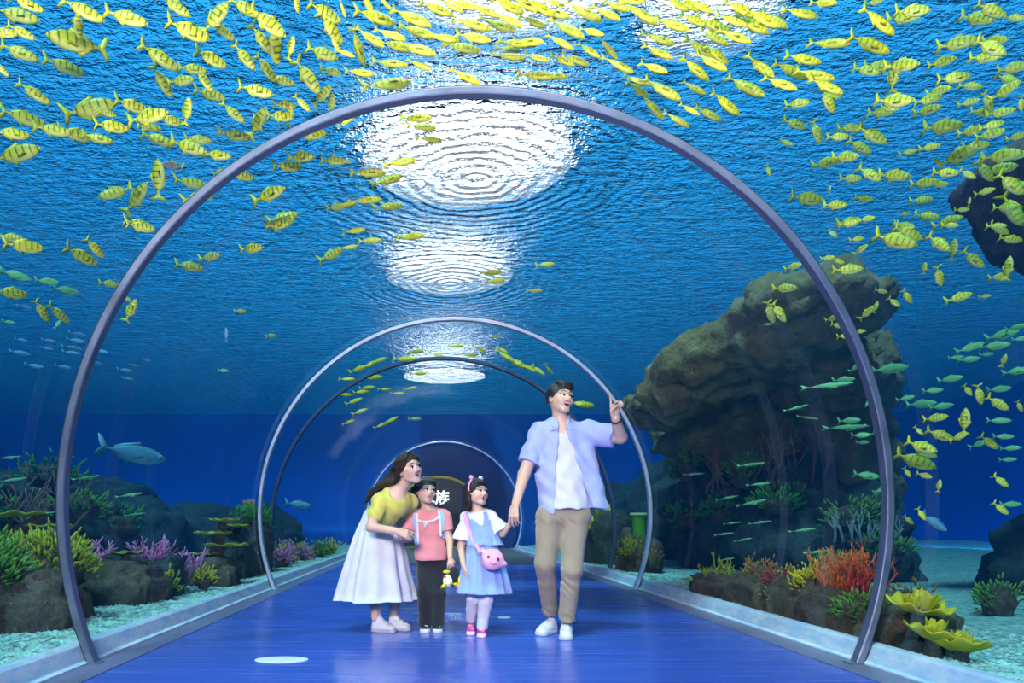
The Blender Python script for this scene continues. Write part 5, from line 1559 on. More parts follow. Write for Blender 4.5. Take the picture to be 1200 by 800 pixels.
    pr.add('hair', g, M_HAIR)
    # white T-shirt
    t = Field((0.38, 5.15, 0.80), (0.98, 5.65, 1.56), h)
    t.cone(P(659, 513, 0.08), P(661, 560, 0.06), 0.145, 0.150, 0.05, flat=((0, 1, 0), 1.25))
    t.cone(P(661, 560, 0.06), P(664, 600, 0.05), 0.150, 0.158, 0.05, flat=((0, 1, 0), 1.25))
    t.cone(P(643, 512, 0.06), P(675, 511, 0.06), 0.05, 0.05, 0.05)
    t.cut(P(664, 596, 0), (0, 0, -1))
    t.ell(P(658.5, 496, -0.02), np.array((0.068, 0.12, 0.062)), None, k=0.01, op='sub')
    t.disp(folds(0.0050, 62, 1.0, 1.1))
    pr.add('tee_shirt', t, M_TEE)
    # trousers
    c = Field((0.34, 5.10, 0.05), (0.95, 5.72, 0.98), h)
    c.cone(P(647, 604, 0.06), P(674, 603, 0.06), 0.105, 0.105, 0.05)
    c.cone(P(644, 608, 0.06), P(639, 660, 0.02), 0.095, 0.071, 0.04); c.cone(P(639, 660, 0.02), P(645, 716, 0.23), 0.071, 0.060, 0.03)
    c.cone(P(674, 608, 0.05), P(670, 668, -0.04), 0.098, 0.070, 0.04); c.cone(P(670, 668, -0.04), P(664, 730, 0.02), 0.070, 0.060, 0.03)
    c.cut(P(660, 592, 0), (0, 0, 1)); c.cut(P(664, 729, 0), (0.0, 0.0, -1))
    def wr_(X, Y, Z):
        a = 0.7 * np.exp(-((Z - 0.40) / 0.10) ** 2) + 1.0 * np.exp(-((Z - 0.15) / 0.06) ** 2) + 0.4 * np.exp(-((Z - 0.80) / 0.06) ** 2)
        return 0.0042 * a * np.sin(Z * 95 + X * 60 + 2.8 * np.sin(X * 31 + Z * 13)) + 0.0018 * np.sin(X * 55 + Z * 22 + 1.5 * np.sin(Z * 17))
    c.disp(wr_)
    wedge_cut(c, lambda X, Y, Z: np.minimum((P(645, 716, .23)[2] - 0.035) - Z, 0.62 * 0 + (P(655, 720, 0.1)[0] - X)))
    tr = pr.add('trousers', c, M_CHINO)
    g = Geo(); zz = P(660, 598, 0)[2]
    strap(pr, c, px_line(pr, [(658.5, 600), (657, 616)], -0.5, 6), 0.007, 0.003, simple('khaki_fly', (0.30, 0.245, 0.17), 0.85), 'fly')
    for a_, b_ in (((637, 603), (633, 614)), ((680, 602), (685, 613))):
        strap(pr, c, px_line(pr, [a_, b_], -0.5, 6), 0.005, 0.003, _mats['khaki_fly'], 'pocket_edge')
    # open shirt
    s = Field((0.32, 4.98, 0.78), (1.08, 5.72, 1.60), h)
    s.cone(P(656, 514, 0.08), P(660, 556, 0.07), 0.165, 0.180, 0.05, flat=((0, 1, 0), 1.22))
    s.cone(P(660, 556, 0.07), P(667, 596, 0.06), 0.180, 0.215, 0.06, flat=((0, 1, 0), 1.45))
    s.cone(P(686, 525, 0.05), P(700, 594, 0.02), 0.06, 0.072, 0.08)
    s.cone(nb + np.array((0, 0.01, -0.045)), sl, 0.070, 0.078, 0.04); s.cone(nb + np.array((0, 0.01, -0.045)), sr, 0.070, 0.078, 0.04)
    u = unit(el - sl); e1 = sl + u * 0.225
    s.cone(sl, e1, 0.078, 0.078, 0.03); s.cut(e1, u) if False else None
    def sleeve_end(p, d, R_):
        def fn(X, Y, Z):
            a = (X - p[0]) * d[0] + (Y - p[1]) * d[1] + (Z - p[2]) * d[2]
            dist = np.sqrt((X - p[0]) ** 2 + (Y - p[1]) ** 2 + (Z - p[2]) ** 2)
            return np.minimum(a, R_ - dist)
        return fn
    wedge_cut(s, sleeve_end(e1, u, 0.095))
    v = unit(er - sr); e2 = sr + v * 0.20
    s.cone(sr, e2, 0.080, 0.082, 0.03); wedge_cut(s, sleeve_end(e2, v, 0.12))
    # hem and front opening
    hz = P(660, 597, 0)[2]
    wedge_cut(s, lambda X, Y, Z: (hz + 0.02 * np.sin(X * 18) + 0.14 * np.maximum(0, X - 0.80) - 0.09 * np.maximum(0, 0.72 - X)) - Z)
    zt = P(658, 500, 0)[2]
    xl0, xl1, xr0, xr1 = P(655, 500)[0], P(648, 598)[0], P(662, 500)[0], P(694, 598)[0]
    def opening(X, Y, Z):
        t_ = np.clip((zt - Z) / (zt - hz), 0, 1.2)
        xl = xl0 + (xl1 - xl0) * t_ ** 0.6 ; xr = xr0 + (xr1 - xr0) * t_
        return np.minimum(np.minimum(X - xl, xr - X), (P(660, 560, 0.02)[1]) - Y)
    wedge_cut(s, opening)
    s.ell(P(659, 497, 0.05), np.array((0.066, 0.075, 0.065)), None, k=0.01, op='sub')
    s.disp(folds(0.0058, 50, 4.0, 0.6))
    sh = pr.add('shirt', s, M_SHIRT)
    # collar
    for sx, pts in ((-1, [(650.5, 489), (648.5, 496), (645, 504), (652, 503)]), (1, [(667, 488), (668, 495), (672, 502.5), (664, 502)])):
        cf = Field(P(659, 497, 0.03) - 0.13, P(659, 497, 0.03) + 0.13, 0.0035)
        a_, b_, c_, d_ = [P(x, y, dy) for (x, y), dy in zip(pts, (0.04, 0.0, -0.045, -0.035))]
        bk = P(659, 489.5, 0.13)
        cf.chain([(bk, 0.013), ((a_ + bk) / 2 + np.array((sx * 0.022, 0, 0)), 0.013), (a_, 0.011), (d_, 0.008)], 0.01)
        for q in range(9):
            cf.cone(a_ + (d_ - a_) * q / 8, a_ * 0.25 + b_ * 0.75 + (c_ - a_ * 0.25 - b_ * 0.75) * q / 8, 0.0075, 0.006, 0.006)
        pr.add('collar', cf, M_SHIRT)
    # chest pocket and buttons
    strap(pr, s, px_line(pr, [(674, 527), (688, 526)], -0.5, 8), 0.006, 0.003, simple('shirt_seam', (0.40, 0.46, 0.78), 0.8), 'pocket_hem')
    for i in range(5):
        t_ = 0.15 + 0.19 * i
        p_ = hit(s, P(662 + 33 * t_ + 3, 500 + 96 * t_, -0.5), (0, 1, 0), 0.7, 300)
        g = Geo(); V_, T_ = ICO[2]; g.add(V_ * np.array((0.006, 0.003, 0.006)) + p_, T_.tolist()); pr.geo('button', g, [M_TEETH])
    # watch
    wd = unit(wr - er); wc = wr - wd * 0.015
    g = Geo(); pts = []
    a1 = unit(np.cross(wd, (1, 0, 0))); a2 = np.cross(wd, a1)
    for i in range(17):
        t_ = 2 * PI * i / 16; pts.append(wc + (a1 * math.cos(t_) + a2 * math.sin(t_)) * 0.0325)
    g.tube(pts, [0.0075] * 17, 6)
    wt = pr.geo('wrist_watch', g, [M_BLACK]); wt['label'] = 'black wrist watch'
    shoe(pr, P(650, 738, 0.27), P(631, 741, 0.08), 0.105, 0.085, M_WSHOE, M_WSOLE, M_WSOLE)
    shoe(pr, P(664, 732, 0.10), P(663, 747, -0.14), 0.105, 0.085, M_WSHOE, M_WSOLE, M_WSOLE)
    return pr, wl
man, MAN_HAND = build_man()
# ================================================================== the woman
M_YTOP = weave('yellow_knit', (0.74, 0.70, 0.13), 200.0, 0.85, 0.35, 1.0)
M_SKIRT = weave('white_eyelet_cotton', (0.72, 0.72, 0.77), 120.0, 0.85, 0.35, 1.2)
def build_woman():
    pr = Person(5.62, 445, 'woman in yellow top and long white skirt leaning toward the boy')
    P = pr.P
    h = 0.004
    lo = np.array((-0.85, 5.10, 0.0)); hi = np.array((-0.22, 5.98, 1.36))
    hd = Head(P(479, 550, -0.24), rotm(40, 2, -14), 0.222, female=True)
    f = Field(lo, hi, h)
    hd.skin(f)
    nb = P(465, 579, -0.16)
    f.cone(hd.w(0, 0.12, -0.22), nb, 0.040, 0.044, 0.025)
    f.cone(P(462, 588, -0.13), P(452, 598, -0.05), 0.105, 0.095, 0.05); f.cone(P(452, 598, -0.05), P(440, 610, 0.06), 0.090, 0.080, 0.05)
    f.cone(P(440, 614, 0.07), P(440, 632, 0.08), 0.100, 0.11, 0.05)
    sl, sr = P(446, 587, -0.20), P(480, 588, -0.06)
    f.cone(nb, sl, 0.042, 0.046, 0.03); f.cone(nb, sr, 0.042, 0.046, 0.03)
    el, wl = P(434.5, 617, -0.26), P(464, 622, -0.33)
    f.cone(sl, el, 0.044, 0.034, 0.02); f.cone(el, wl, 0.034, 0.023, 0.015)
    hand(f, wl, unit(P(478, 626, -0.33) - wl), (0.1, 0.75, -0.5), 0.165, 1, (0.45, 0.55, 0.6, 0.65), (0.3, 0.5))
    er, wr = P(477, 603, 0.06), P(489, 600, 0.14)
    f.cone(sr, er, 0.044, 0.034, 0.02); f.cone(er, wr, 0.034, 0.023, 0.015)
    hand(f, wr, unit(P(503, 602, 0.15) - wr), (0.1, -0.9, 0.0), 0.16, 1, (0.1, 0.1, 0.12, 0.15), (0.3, 0.3))
    kl, al = P(440, 678, 0.02), P(440, 724, 0.0); kr, ar = P(458, 674, 0.04), P(461, 722, 0.10)
    f.chain([(P(434, 628, 0.1), 0.085), (kl, 0.055), (P(441, 700, 0.01), 0.048), (al, 0.033)], 0.02)
    f.chain([(P(446, 628, 0.1), 0.085), (kr, 0.055), (P(464, 696, 0.07), 0.048), (ar, 0.033)], 0.02)
    hd.mouth(f, 0.115, 0.055, -0.245)
    body = pr.add('body', f, M_SKIN)
    hd.colour(body, pr, 0.35); hd.face(pr, f, body, 0.05, (0.02, 0.0), M_LIP, True, 0.035)
    # long hair streaming back
    g = Field(P(452, 560, -0.15) - np.array((0.26, 0.28, 0.32)), P(452, 560, -0.15) + np.array((0.32, 0.30, 0.28)), 0.0045)
    S, R, w = hd.S, hd.R, hd.w
    g.ell(w(0, 0.09, 0.155), np.array((0.375, 0.44, 0.385)) * S, R, k=0)
    g.ell(w(0.0, -0.50, -0.12), np.array((0.255, 0.38, 0.40)) * S, R, k=0.03 * S, op='sub')
    g.ell(w(0, -0.12, -0.50), np.array((0.6, 0.42, 0.33)) * S, R, k=0.04 * S, op='sub')
    rnd = random.Random(8)
    for sx in (-1, 1):                                  # side-parted front locks
        for i in range(7):
            a = w(sx * 0.03, -0.20 + 0.03 * i, 0.50); b = w(sx * (0.26 + 0.012 * i), -0.26 + 0.06 * i, 0.30); c = w(sx * (0.355 + 0.005 * i), -0.12 + 0.07 * i, 0.02 - 0.05 * i)
            g.chain([(a, 0.045 * S), (b, 0.05 * S), (c, 0.03 * S)], 0.03 * S)
    ends = [(432, 588, 0.02), (428, 584, -0.02), (430, 578, 0.02), (436, 586, -0.06), (434, 592, -0.02), (427, 590, 0.03), (440, 580, -0.04), (438, 590, 0.02), (433, 582, 0.05)]
    for i, (x, y, dy) in enumerate(ends * 2):
        a = w(rnd.uniform(-0.3, 0.3), 0.30 + rnd.uniform(-0.08, 0.12), rnd.uniform(-0.1, 0.3))
        x += rnd.uniform(-3, 3); y += rnd.uniform(-3, 3)
        b = P(459 + rnd.uniform(-3, 3), 560 + rnd.uniform(-4, 4), -0.12 + dy); c = P(446 + rnd.uniform(-3, 3), 571 + rnd.uniform(-4, 3), -0.09 + dy); d = P(x, y, -0.06 + dy)
        g.chain([(a, 0.065 * S), (b, 0.10 * S), (c, 0.085 * S), (d, 0.012 * S)], 0.05 * S)
    g.disp(lambda X, Y, Z: 0.0012 * np.sin((X * 0.62 - Z * 0.78) * 330 + 1.5 * np.sin(Y * 40)))
    pr.add('hair', g, M_HAIRB)
    # yellow top with short puffed sleeves
    t = Field((-0.80, 5.15, 0.72), (-0.30, 5.90, 1.10), h)
    t.cone(P(462, 588, -0.13), P(452, 598, -0.05), 0.118, 0.108, 0.05); t.cone(P(452, 598, -0.05), P(440.5, 608, 0.06), 0.102, 0.098, 0.05)
    t.cone(nb + np.array((-0.005, 0, -0.03)), sl, 0.050, 0.057, 0.04); t.cone(nb + np.array((0.005, 0, -0.03)), sr, 0.050, 0.056, 0.04)
    u = unit(el - sl); e1 = sl + u * 0.105
    t.cone(sl, e1, 0.057, 0.055, 0.03); v = unit(er - sr); t.cone(sr, sr + v * 0.09, 0.056, 0.053, 0.03)
    t.ell(P(467, 573, -0.26), np.array((0.075, 0.11, 0.075)), None, k=0.015, op='sub')
    wdn = unit(P(437, 613, 0.08) - P(462, 588, -0.13))
    t.cut(P(437.5, 613, 0.08), wdn)
    t.disp(folds(0.0036, 70, 2.0, 0.8))
    pr.add('blouse', t, M_YTOP)
    # skirt
    lv = []
    for (y, xl, xr, dy, pl) in [(601, 427.5, 456, 0.05, 0.0), (606, 424.5, 459, 0.05, 0.01), (616, 420, 465, 0.06, 0.03), (630, 415, 470, 0.05, 0.05), (646, 410, 474, 0.04, 0.06), (662, 405.5, 477, 0.04, 0.065), (678, 400.5, 480.5, 0.04, 0.07), (692, 397, 484, 0.05, 0.075), (702, 394.5, 486, 0.05, 0.08)]:
        a, b = P(xl, y, dy), P(xr, y, dy); c = (a + b) / 2; rx = np.linalg.norm(b - a) / 2
        lv.append((c[0], c[1], c[2], rx, min(rx * 1.05, 0.14 + rx * 0.45), pl * 1.5))
    g = Geo(); g.add(*loft(lv, 96, npl=13, seed=4))
    sk = pr.geo('skirt', g, [M_SKIRT])
    g = Geo(); g.add(*loft([(lv[0][0], lv[0][1], lv[0][2] + 0.012, lv[0][3] + 0.004, lv[0][4] + 0.004, 0), (lv[1][0], lv[1][1], lv[1][2] + 0.0, lv[1][3] + 0.004, lv[1][4] + 0.004, 0)], 48))
    pr.geo('waistband', g, [M_SKIRT])
    shoe(pr, P(435, 739, 0.02), P(464, 741, -0.05), 0.088, 0.075, M_WSHOE, M_WSOLE, M_WSOLE, 0.055, M_WSOLE)
    shoe(pr, P(455, 737, 0.12), P(481, 738, 0.03), 0.088, 0.075, M_WSHOE, M_WSOLE, M_WSOLE, 0.045, M_WSOLE)
    return pr
build_woman()

# ================================================================== the boy
M_PINK = weave('coral_pink_cotton', (0.80, 0.29, 0.31), 260.0, 0.85, 0.25, 1.0)
M_BPANT = weave('black_cotton', (0.005, 0.0055, 0.009), 260.0, 0.85, 0.25, 1.0)
M_STRAP = weave('sky_blue_webbing', (0.26, 0.55, 0.80), 300.0, 0.7, 0.3)
M_STRAPW = weave('white_webbing', (0.82, 0.82, 0.88), 300.0, 0.7, 0.3)
def build_boy():
    pr = Person(5.60, 505, 'boy in pink T-shirt and black trousers with blue backpack straps')
    P = pr.P
    h = 0.0038
    hd = Head(P(498.5, 575.5, -0.03), rotm(28, 8, 5), 0.196, child=True)
    f = Field((-0.58, 5.15, 0.0), (0.0, 5.85, 1.18), h)
    hd.skin(f)
    nb = P(503, 599, 0.03)
    f.cone(hd.w(0, 0.1, -0.22), nb, 0.036, 0.040, 0.02)
    f.cone(P(503, 607, 0.03), P(505, 650, 0.03), 0.085, 0.082, 0.04, flat=((0, 1, 0), 1.2))
    sl, sr = P(486, 606, 0.03), P(520, 605, 0.03)
    f.cone(nb, sl, 0.034, 0.036, 0.02); f.cone(nb, sr, 0.034, 0.036, 0.02)
    el, wl = P(475, 631, 0.0), P(474, 630, -0.15)
    f.cone(sl, el, 0.036, 0.028, 0.015); f.cone(el, wl, 0.028, 0.021, 0.012)
    hand(f, wl, unit(P(477, 627, -0.25) - wl), (0.6, 0.0, -0.5), 0.115, 1, (0.4, 0.5, 0.5, 0.5), (0.3, 0.4), k=0.004)
    er, wr = P(527, 632, 0.0), P(527.5, 652, -0.06)
    f.cone(sr, er, 0.036, 0.028, 0.015); f.cone(er, wr, 0.028, 0.020, 0.012)
    hand(f, wr, unit(P(528, 668, -0.085) - wr), (0.1, 0.9, 0.0), 0.12, 1, (0.5, 0.55, 0.55, 0.6), (0.3, 0.5), k=0.004)
    f.chain([(P(499, 655, 0.03), 0.055), (P(498, 695, 0.0), 0.038), (P(498.5, 732, 0.03), 0.028)], 0.015); f.chain([(P(512, 655, 0.03), 0.055), (P(513, 695, 0.0), 0.038), (P(512.5, 732, 0.02), 0.028)], 0.015)
    hd.mouth(f, 0.10, 0.018, -0.245)
    body = pr.add('body', f, M_SKIN)
    hd.colour(body, pr, 0.3); hd.face(pr, f, body, 0.045, (0.02, 0.012), M_LIPM, False, 0.045, 0.052)
    g = Field(hd.C - 0.17, hd.C + 0.17, 0.0038)
    S, R, w = hd.S, hd.R, hd.w
    g.ell(w(0, 0.08, 0.165), np.array((0.395, 0.45, 0.385)) * S, R, k=0)
    g.ell(w(0.02, -0.50, -0.13), np.array((0.275, 0.36, 0.36)) * S, R, k=0.03 * S, op='sub')
    g.ell(w(0, -0.10, -0.50), np.array((0.6, 0.42, 0.36)) * S, R, k=0.04 * S, op='sub')
    rnd = random.Random(5)
    for i in range(30):
        x0 = -0.30 + 0.60 * i / 29
        a = w(x0 * 0.6, -0.05, 0.50); b = w(x0, -0.30 + x0 * x0 * 1.2, 0.34); c = w(x0 * 1.05 + rnd.uniform(-0.02, 0.03), -0.335 + x0 * x0 * 1.5, 0.165 + rnd.uniform(-0.03, 0.04))
        g.chain([(a, 0.05 * S), (b, 0.042 * S), (c, 0.014 * S)], 0.015 * S)
    for sx in (-1, 1):
        for i in range(8):
            g.cone(w(sx * 0.355, -0.12 + 0.07 * i, 0.15), w(sx * 0.36, -0.13 + 0.075 * i, -0.06 - 0.035 * i), 0.045 * S, 0.018 * S, 0.02 * S)
    pr.add('hair', g, M_HAIR)
    t = Field((-0.50, 5.35, 0.46), (-0.02, 5.82, 0.92), h)
    t.cone(P(503, 608, 0.03), P(505.5, 650, 0.03), 0.100, 0.112, 0.04, flat=((0, 1, 0), 1.15))
    t.cone(P(505.5, 650, 0.03), P(505.5, 662, 0.03), 0.112, 0.112, 0.04, flat=((0, 1, 0), 1.15))
    t.cone(nb + np.array((0, 0, -0.03)), sl, 0.042, 0.050, 0.03); t.cone(nb + np.array((0, 0, -0.03)), sr, 0.042, 0.050, 0.03)
    def tube_end(p, d, R_):
        return lambda X, Y, Z: np.minimum((X - p[0]) * d[0] + (Y - p[1]) * d[1] + (Z - p[2]) * d[2], R_ - np.sqrt((X - p[0]) ** 2 + (Y - p[1]) ** 2 + (Z - p[2]) ** 2))
    for (a, b, L) in ((sl, el, 0.105), (sr, er, 0.115)):
        u = unit(b - a); t.cone(a, a + u * L, 0.050, 0.052, 0.02); wedge_cut(t, tube_end(a + u * L, u, 0.062))
    hz = P(505, 656, 0)[2]
    wedge_cut(t, lambda X, Y, Z: (hz + 0.02 * (X + 0.25)) - Z)
    t.ell(nb + np.array((0, -0.01, 0.03)), np.array((0.05, 0.06, 0.05)), None, k=0.008, op='sub')
    t.disp(folds(0.0036, 66, 3.0, 0.5))
    pr.add('tee_shirt', t, M_PINK)
    c = Field((-0.45, 5.38, 0.03), (-0.05, 5.80, 0.62), h)
    c.cone(P(500, 650, 0.03), P(511, 650, 0.03), 0.085, 0.085, 0.03)
    c.chain([(P(499, 658, 0.03), 0.072), (P(498, 695, 0.0), 0.056), (P(498.5, 737, 0.03), 0.050)], 0.02); c.chain([(P(512, 658, 0.03), 0.072), (P(513, 695, 0.0), 0.056), (P(512.5, 737, 0.02), 0.050)], 0.02)
    c.cut((0, 0, 0.045), (0, 0, -1)); c.disp(folds(0.0025, 60, 1.0, 0.6))
    pr.add('trousers', c, M_BPANT)
    # backpack straps and chest clip
    strap(pr, t, px_line(pr, [(485.5, 600), (484.5, 606), (484.5, 620), (486.5, 641)], -0.5, 14), 0.034, 0.008, M_STRAP, 'backpack_strap', lift=0.005)
    strap(pr, t, px_line(pr, [(516, 597), (518.5, 604), (518, 612), (519.5, 632)], -0.5, 14), 0.034, 0.008, M_STRAP, 'backpack_strap', lift=0.005)
    strap(pr, t, px_line(pr, [(486.5, 600), (487, 612), (488, 640)], -0.5, 12), 0.012, 0.004, M_STRAPW, 'strap_piping', lift=0.012)
    strap(pr, t, px_line(pr, [(513.5, 596), (516, 605), (517, 630)], -0.5, 12), 0.012, 0.004, M_STRAPW, 'strap_piping', lift=0.012)
    strap(pr, t, px_line(pr, [(486, 608), (492, 610.5), (500, 611.5), (508, 609.5), (516, 604)], -0.5, 16), 0.016, 0.005, M_STRAPW, 'chest_strap', lift=0.010)
    g = Geo(); b_ = hit(t, P(497, 613, -0.5), (0, 1, 0), 0.7, 300)
    for dx, dz in ((-0.006, 0.0), (0.006, -0.004), (0.0, -0.022)):
        g.blob(b_ + np.array((dx, -0.012, dz)), (0.010, 0.008, 0.013), 1, 2, 0.1)
    pr.geo('strap_clip', g, [M_STRAPW])
    # the pack itself, on his back
    bp = Field((-0.46, 5.62, 0.55), (-0.08, 5.90, 0.92), 0.006)
    bp.cone(P(503, 612, 0.17), P(504, 640, 0.18), 0.085, 0.095, 0.03)
    pr.add('backpack', bp, M_STRAP)
    MB, MW = simple('black_canvas', (0.015, 0.016, 0.02), 0.7), simple('offwhite_rubber', (0.72, 0.74, 0.74), 0.6)
    shoe(pr, P(499, 735, 0.10), P(498, 741.5, -0.06), 0.078, 0.055, MB, MW, MW, 0, MW, 0.0035)
    shoe(pr, P(512.5, 735, 0.10), P(513, 741.5, -0.06), 0.078, 0.055, MB, MW, MW, 0, MW, 0.0035)
    return pr, wr
boy, BOY_HAND = build_boy()

# plush penguin hanging from the boy's hand
def build_plush():
    c = at(528.5, 678, 5.475)
    e = empty('plush_penguin', tuple(c)); tag(e, 'black, white and yellow plush penguin hanging from the hand of the boy', 'plush toy')
    MBk, MWh, MYl, MRd = simple('black_plush', (0.012, 0.012, 0.016), 0.95, 0.1, 30, 0.4, 200), simple('white_plush', (0.85, 0.85, 0.85), 0.95, 0.05, 30, 0.4, 200), simple('yellow_plush', (0.85, 0.66, 0.03), 0.9, 0.1, 30, 0.4, 200), simple('red_felt', (0.65, 0.03, 0.03), 0.8)
    def add(nm, blobs, mat, tilt=0.0):
        f = Field((-0.13, -0.12, -0.13), (0.13, 0.12, 0.13), 0.0035)
        for (p, r, k) in blobs: f.ell(p, np.array(r), None, k=k)
        V, Q = f.mesh(); return np_mesh_obj(nm, V, Q, mat, e)
    add('body', [((0.012, 0.006, 0.008), (0.058, 0.052, 0.062), 0), ((0.02, 0.0, 0.055), (0.03, 0.03, 0.03), 0.03)], MBk)
    add('face_patch', [((-0.022, -0.028, -0.012), (0.036, 0.032, 0.046), 0)], MWh)
    add('scarf', [((-0.004 + 0.05 * math.cos(t), -0.018 + 0.026 * math.sin(t * 0.5) * -1, -0.05 + 0.02 * math.sin(t)), (0.016, 0.03, 0.012), 0.01) for t in (0, 0.8, 1.6, 2.4, 3.1)], MYl)
    add('wing', [((0.056, -0.02, -0.012), (0.012, 0.016, 0.034), 0)], MYl); add('wing', [((-0.030, -0.022, 0.052), (0.030, 0.014, 0.012), 0)], MYl)
    add('beak', [((-0.045, -0.050, 0.018), (0.012, 0.012, 0.009), 0)], MRd)
    add('foot', [((-0.055, -0.02, -0.058), (0.020, 0.018, 0.010), 0)], MYl)
build_plush()

# ================================================================== the girl
M_TULLE = weave('sky_blue_tulle', (0.30, 0.43, 0.84), 180.0, 0.8, 0.4, 1.5)
M_BLOUSE = weave('white_blouse_cotton', (0.74, 0.74, 0.77), 260.0, 0.85, 0.2, 1.0)
M_LEG = weave('white_leggings', (0.70, 0.69, 0.74), 300.0, 0.8, 0.2, 0.8)
M_BAGP = simple('pink_plush', (0.90, 0.45, 0.62), 0.9, 0.06, 20, 0.4, 240)
M_BAND = simple('pink_strap', (0.88, 0.36, 0.60), 0.7, 0.05)
def build_girl():
    pr = Person(5.40, 565, 'girl in blue tulle dress over white blouse, mouth wide open')
    P = pr.P
    h = 0.0038
    hd = Head(P(558.5, 577.5, -0.02), rotm(40, 10, 3), 0.192, child=True)
    f = Field((-0.18, 5.05, 0.0), (0.36, 5.66, 1.14), h)
    hd.skin(f)
    nb = P(560, 600, 0.03)
    f.cone(hd.w(0, 0.1, -0.22), nb, 0.033, 0.037, 0.02)
    f.cone(P(561, 607, 0.03), P(564, 655, 0.03), 0.078, 0.080, 0.04, flat=((0, 1, 0), 1.2))
    sl, sr = P(547, 606, 0.03), P(575.5, 605, 0.03)
    f.cone(nb, sl, 0.030, 0.033, 0.02); f.cone(nb, sr, 0.030, 0.033, 0.02)
    el, wl = P(540, 640, 0.02), P(543, 662, -0.05)
    f.cone(sl, el, 0.033, 0.025, 0.015); f.cone(el, wl, 0.025, 0.019, 0.012)
    hand(f, wl, unit(P(547, 677, -0.08) - wl), (0.8, 0.5, 0.0), 0.115, -1, (0.25, 0.3, 0.35, 0.4), (0.3, 0.4), k=0.004)
    er, wr = P(589, 625, 0.0), P(597.5, 614, -0.05)
    f.cone(sr, er, 0.033, 0.025, 0.015); f.cone(er, wr, 0.025, 0.019, 0.012)
    hand(f, wr, unit(P(604, 604, -0.09) - wr), (-0.2, 0.8, 0.5), 0.11, 1, (0.55, 0.6, 0.6, 0.6), (0.3, 0.4), k=0.004)
    L1 = [(P(557, 668, 0.04), 0.058), (P(555, 699, 0.03), 0.040), (P(552.5, 724, 0.13), 0.030)]
    L2 = [(P(570, 668, 0.02), 0.058), (P(569, 703, -0.02), 0.040), (P(565, 735, 0.0), 0.030)]
    f.chain(L1, 0.015); f.chain(L2, 0.015)
    hd.mouth(f, 0.070, 0.075, -0.255)
    body = pr.add('body', f, M_SKIN)
    hd.colour(body, pr, 0.35); hd.face(pr, f, body, 0.05, (0.022, 0.012), M_LIP, False, 0.0, 0.054)
    # bob hair with fringe
    g = Field(hd.C - np.array((0.18, 0.18, 0.21)), hd.C + 0.17, 0.0038)
    S, R, w = hd.S, hd.R, hd.w
    g.ell(w(0, 0.09, 0.155), np.array((0.39, 0.45, 0.39)) * S, R, k=0)
    g.ell(w(0.0, -0.50, -0.12), np.array((0.275, 0.37, 0.40)) * S, R, k=0.03 * S, op='sub')
    g.ell(w(0, -0.16, -0.52), np.array((0.6, 0.36, 0.33)) * S, R, k=0.04 * S, op='sub')
    rnd = random.Random(6)
    for i in range(22):
        x0 = -0.24 + 0.48 * i / 21
        a = w(x0 * 0.5, -0.05, 0.50); b = w(x0, -0.30 + x0 * x0 * 1.1, 0.34); c = w(x0 * 1.1, -0.33 + x0 * x0 * 1.4, 0.19 + rnd.uniform(-0.03, 0.03) - abs(x0) * 0.25)
        g.chain([(a, 0.05 * S), (b, 0.042 * S), (c, 0.013 * S)], 0.015 * S)
    for i in range(16):
        t = -1.9 + 3.8 * i / 15
        a = w(0.33 * math.sin(t), 0.12 + 0.30 * math.cos(t), 0.10); b = w(0.37 * math.sin(t), 0.14 + 0.31 * math.cos(t), -0.30); c = w(0.33 * math.sin(t), 0.12 + 0.27 * math.cos(t), -0.62 + 0.05 * rnd.random())
        g.chain([(a, 0.075 * S), (b, 0.07 * S), (c, 0.03 * S)], 0.04 * S)
    pr.add('hair', g, M_HAIR)
    # headband with two pompoms
    g = Geo(); pts = []
    for i in range(15):
        t = -1.75 + 3.5 * i / 14
        pts.append(w(0.405 * math.sin(t), -0.02, 0.12 + 0.415 * math.cos(t)))
    g.tube(pts, [0.030 * S] * 15, 8); hb = pr.geo('headband', g, [M_BAND])
    for sx, col in ((-1, M_BAGP), (1, simple('ice_plush', (0.72, 0.82, 0.92), 0.9, 0.05, 20, 0.4, 240))):
        g = Geo(); g.blob(w(sx * 0.235, -0.02, 0.56), 0.088 * S, 3, 3, 0.04); pr.geo('pompom', g, [col], hb) if False else pr.geo('pompom', g, [col])
    # blouse with bell sleeves
    t = Field((-0.16, 5.25, 0.62), (0.34, 5.60, 0.92), h)
    t.cone(P(561, 608, 0.03), P(563, 640, 0.03), 0.086, 0.088, 0.04, flat=((0, 1, 0), 1.15))
    t.cone(nb + np.array((0, 0, -0.03)), sl, 0.037, 0.043, 0.03); t.cone(nb + np.array((0, 0, -0.03)), sr, 0.037, 0.043, 0.03)
    u1, u2 = unit(el - sl), unit(er - sr)
    t.cone(sl, sl + u1 * 0.09, 0.044, 0.046, 0.02); t.cone(sr, sr + u2 * 0.07, 0.043, 0.046, 0.02)
    t.ell(nb + np.array((0, -0.01, 0.035)), np.array((0.045, 0.055, 0.045)), None, k=0.008, op='sub')
    t.disp(folds(0.003, 70, 2.0, 0.5))
    pr.add('blouse', t, M_BLOUSE)
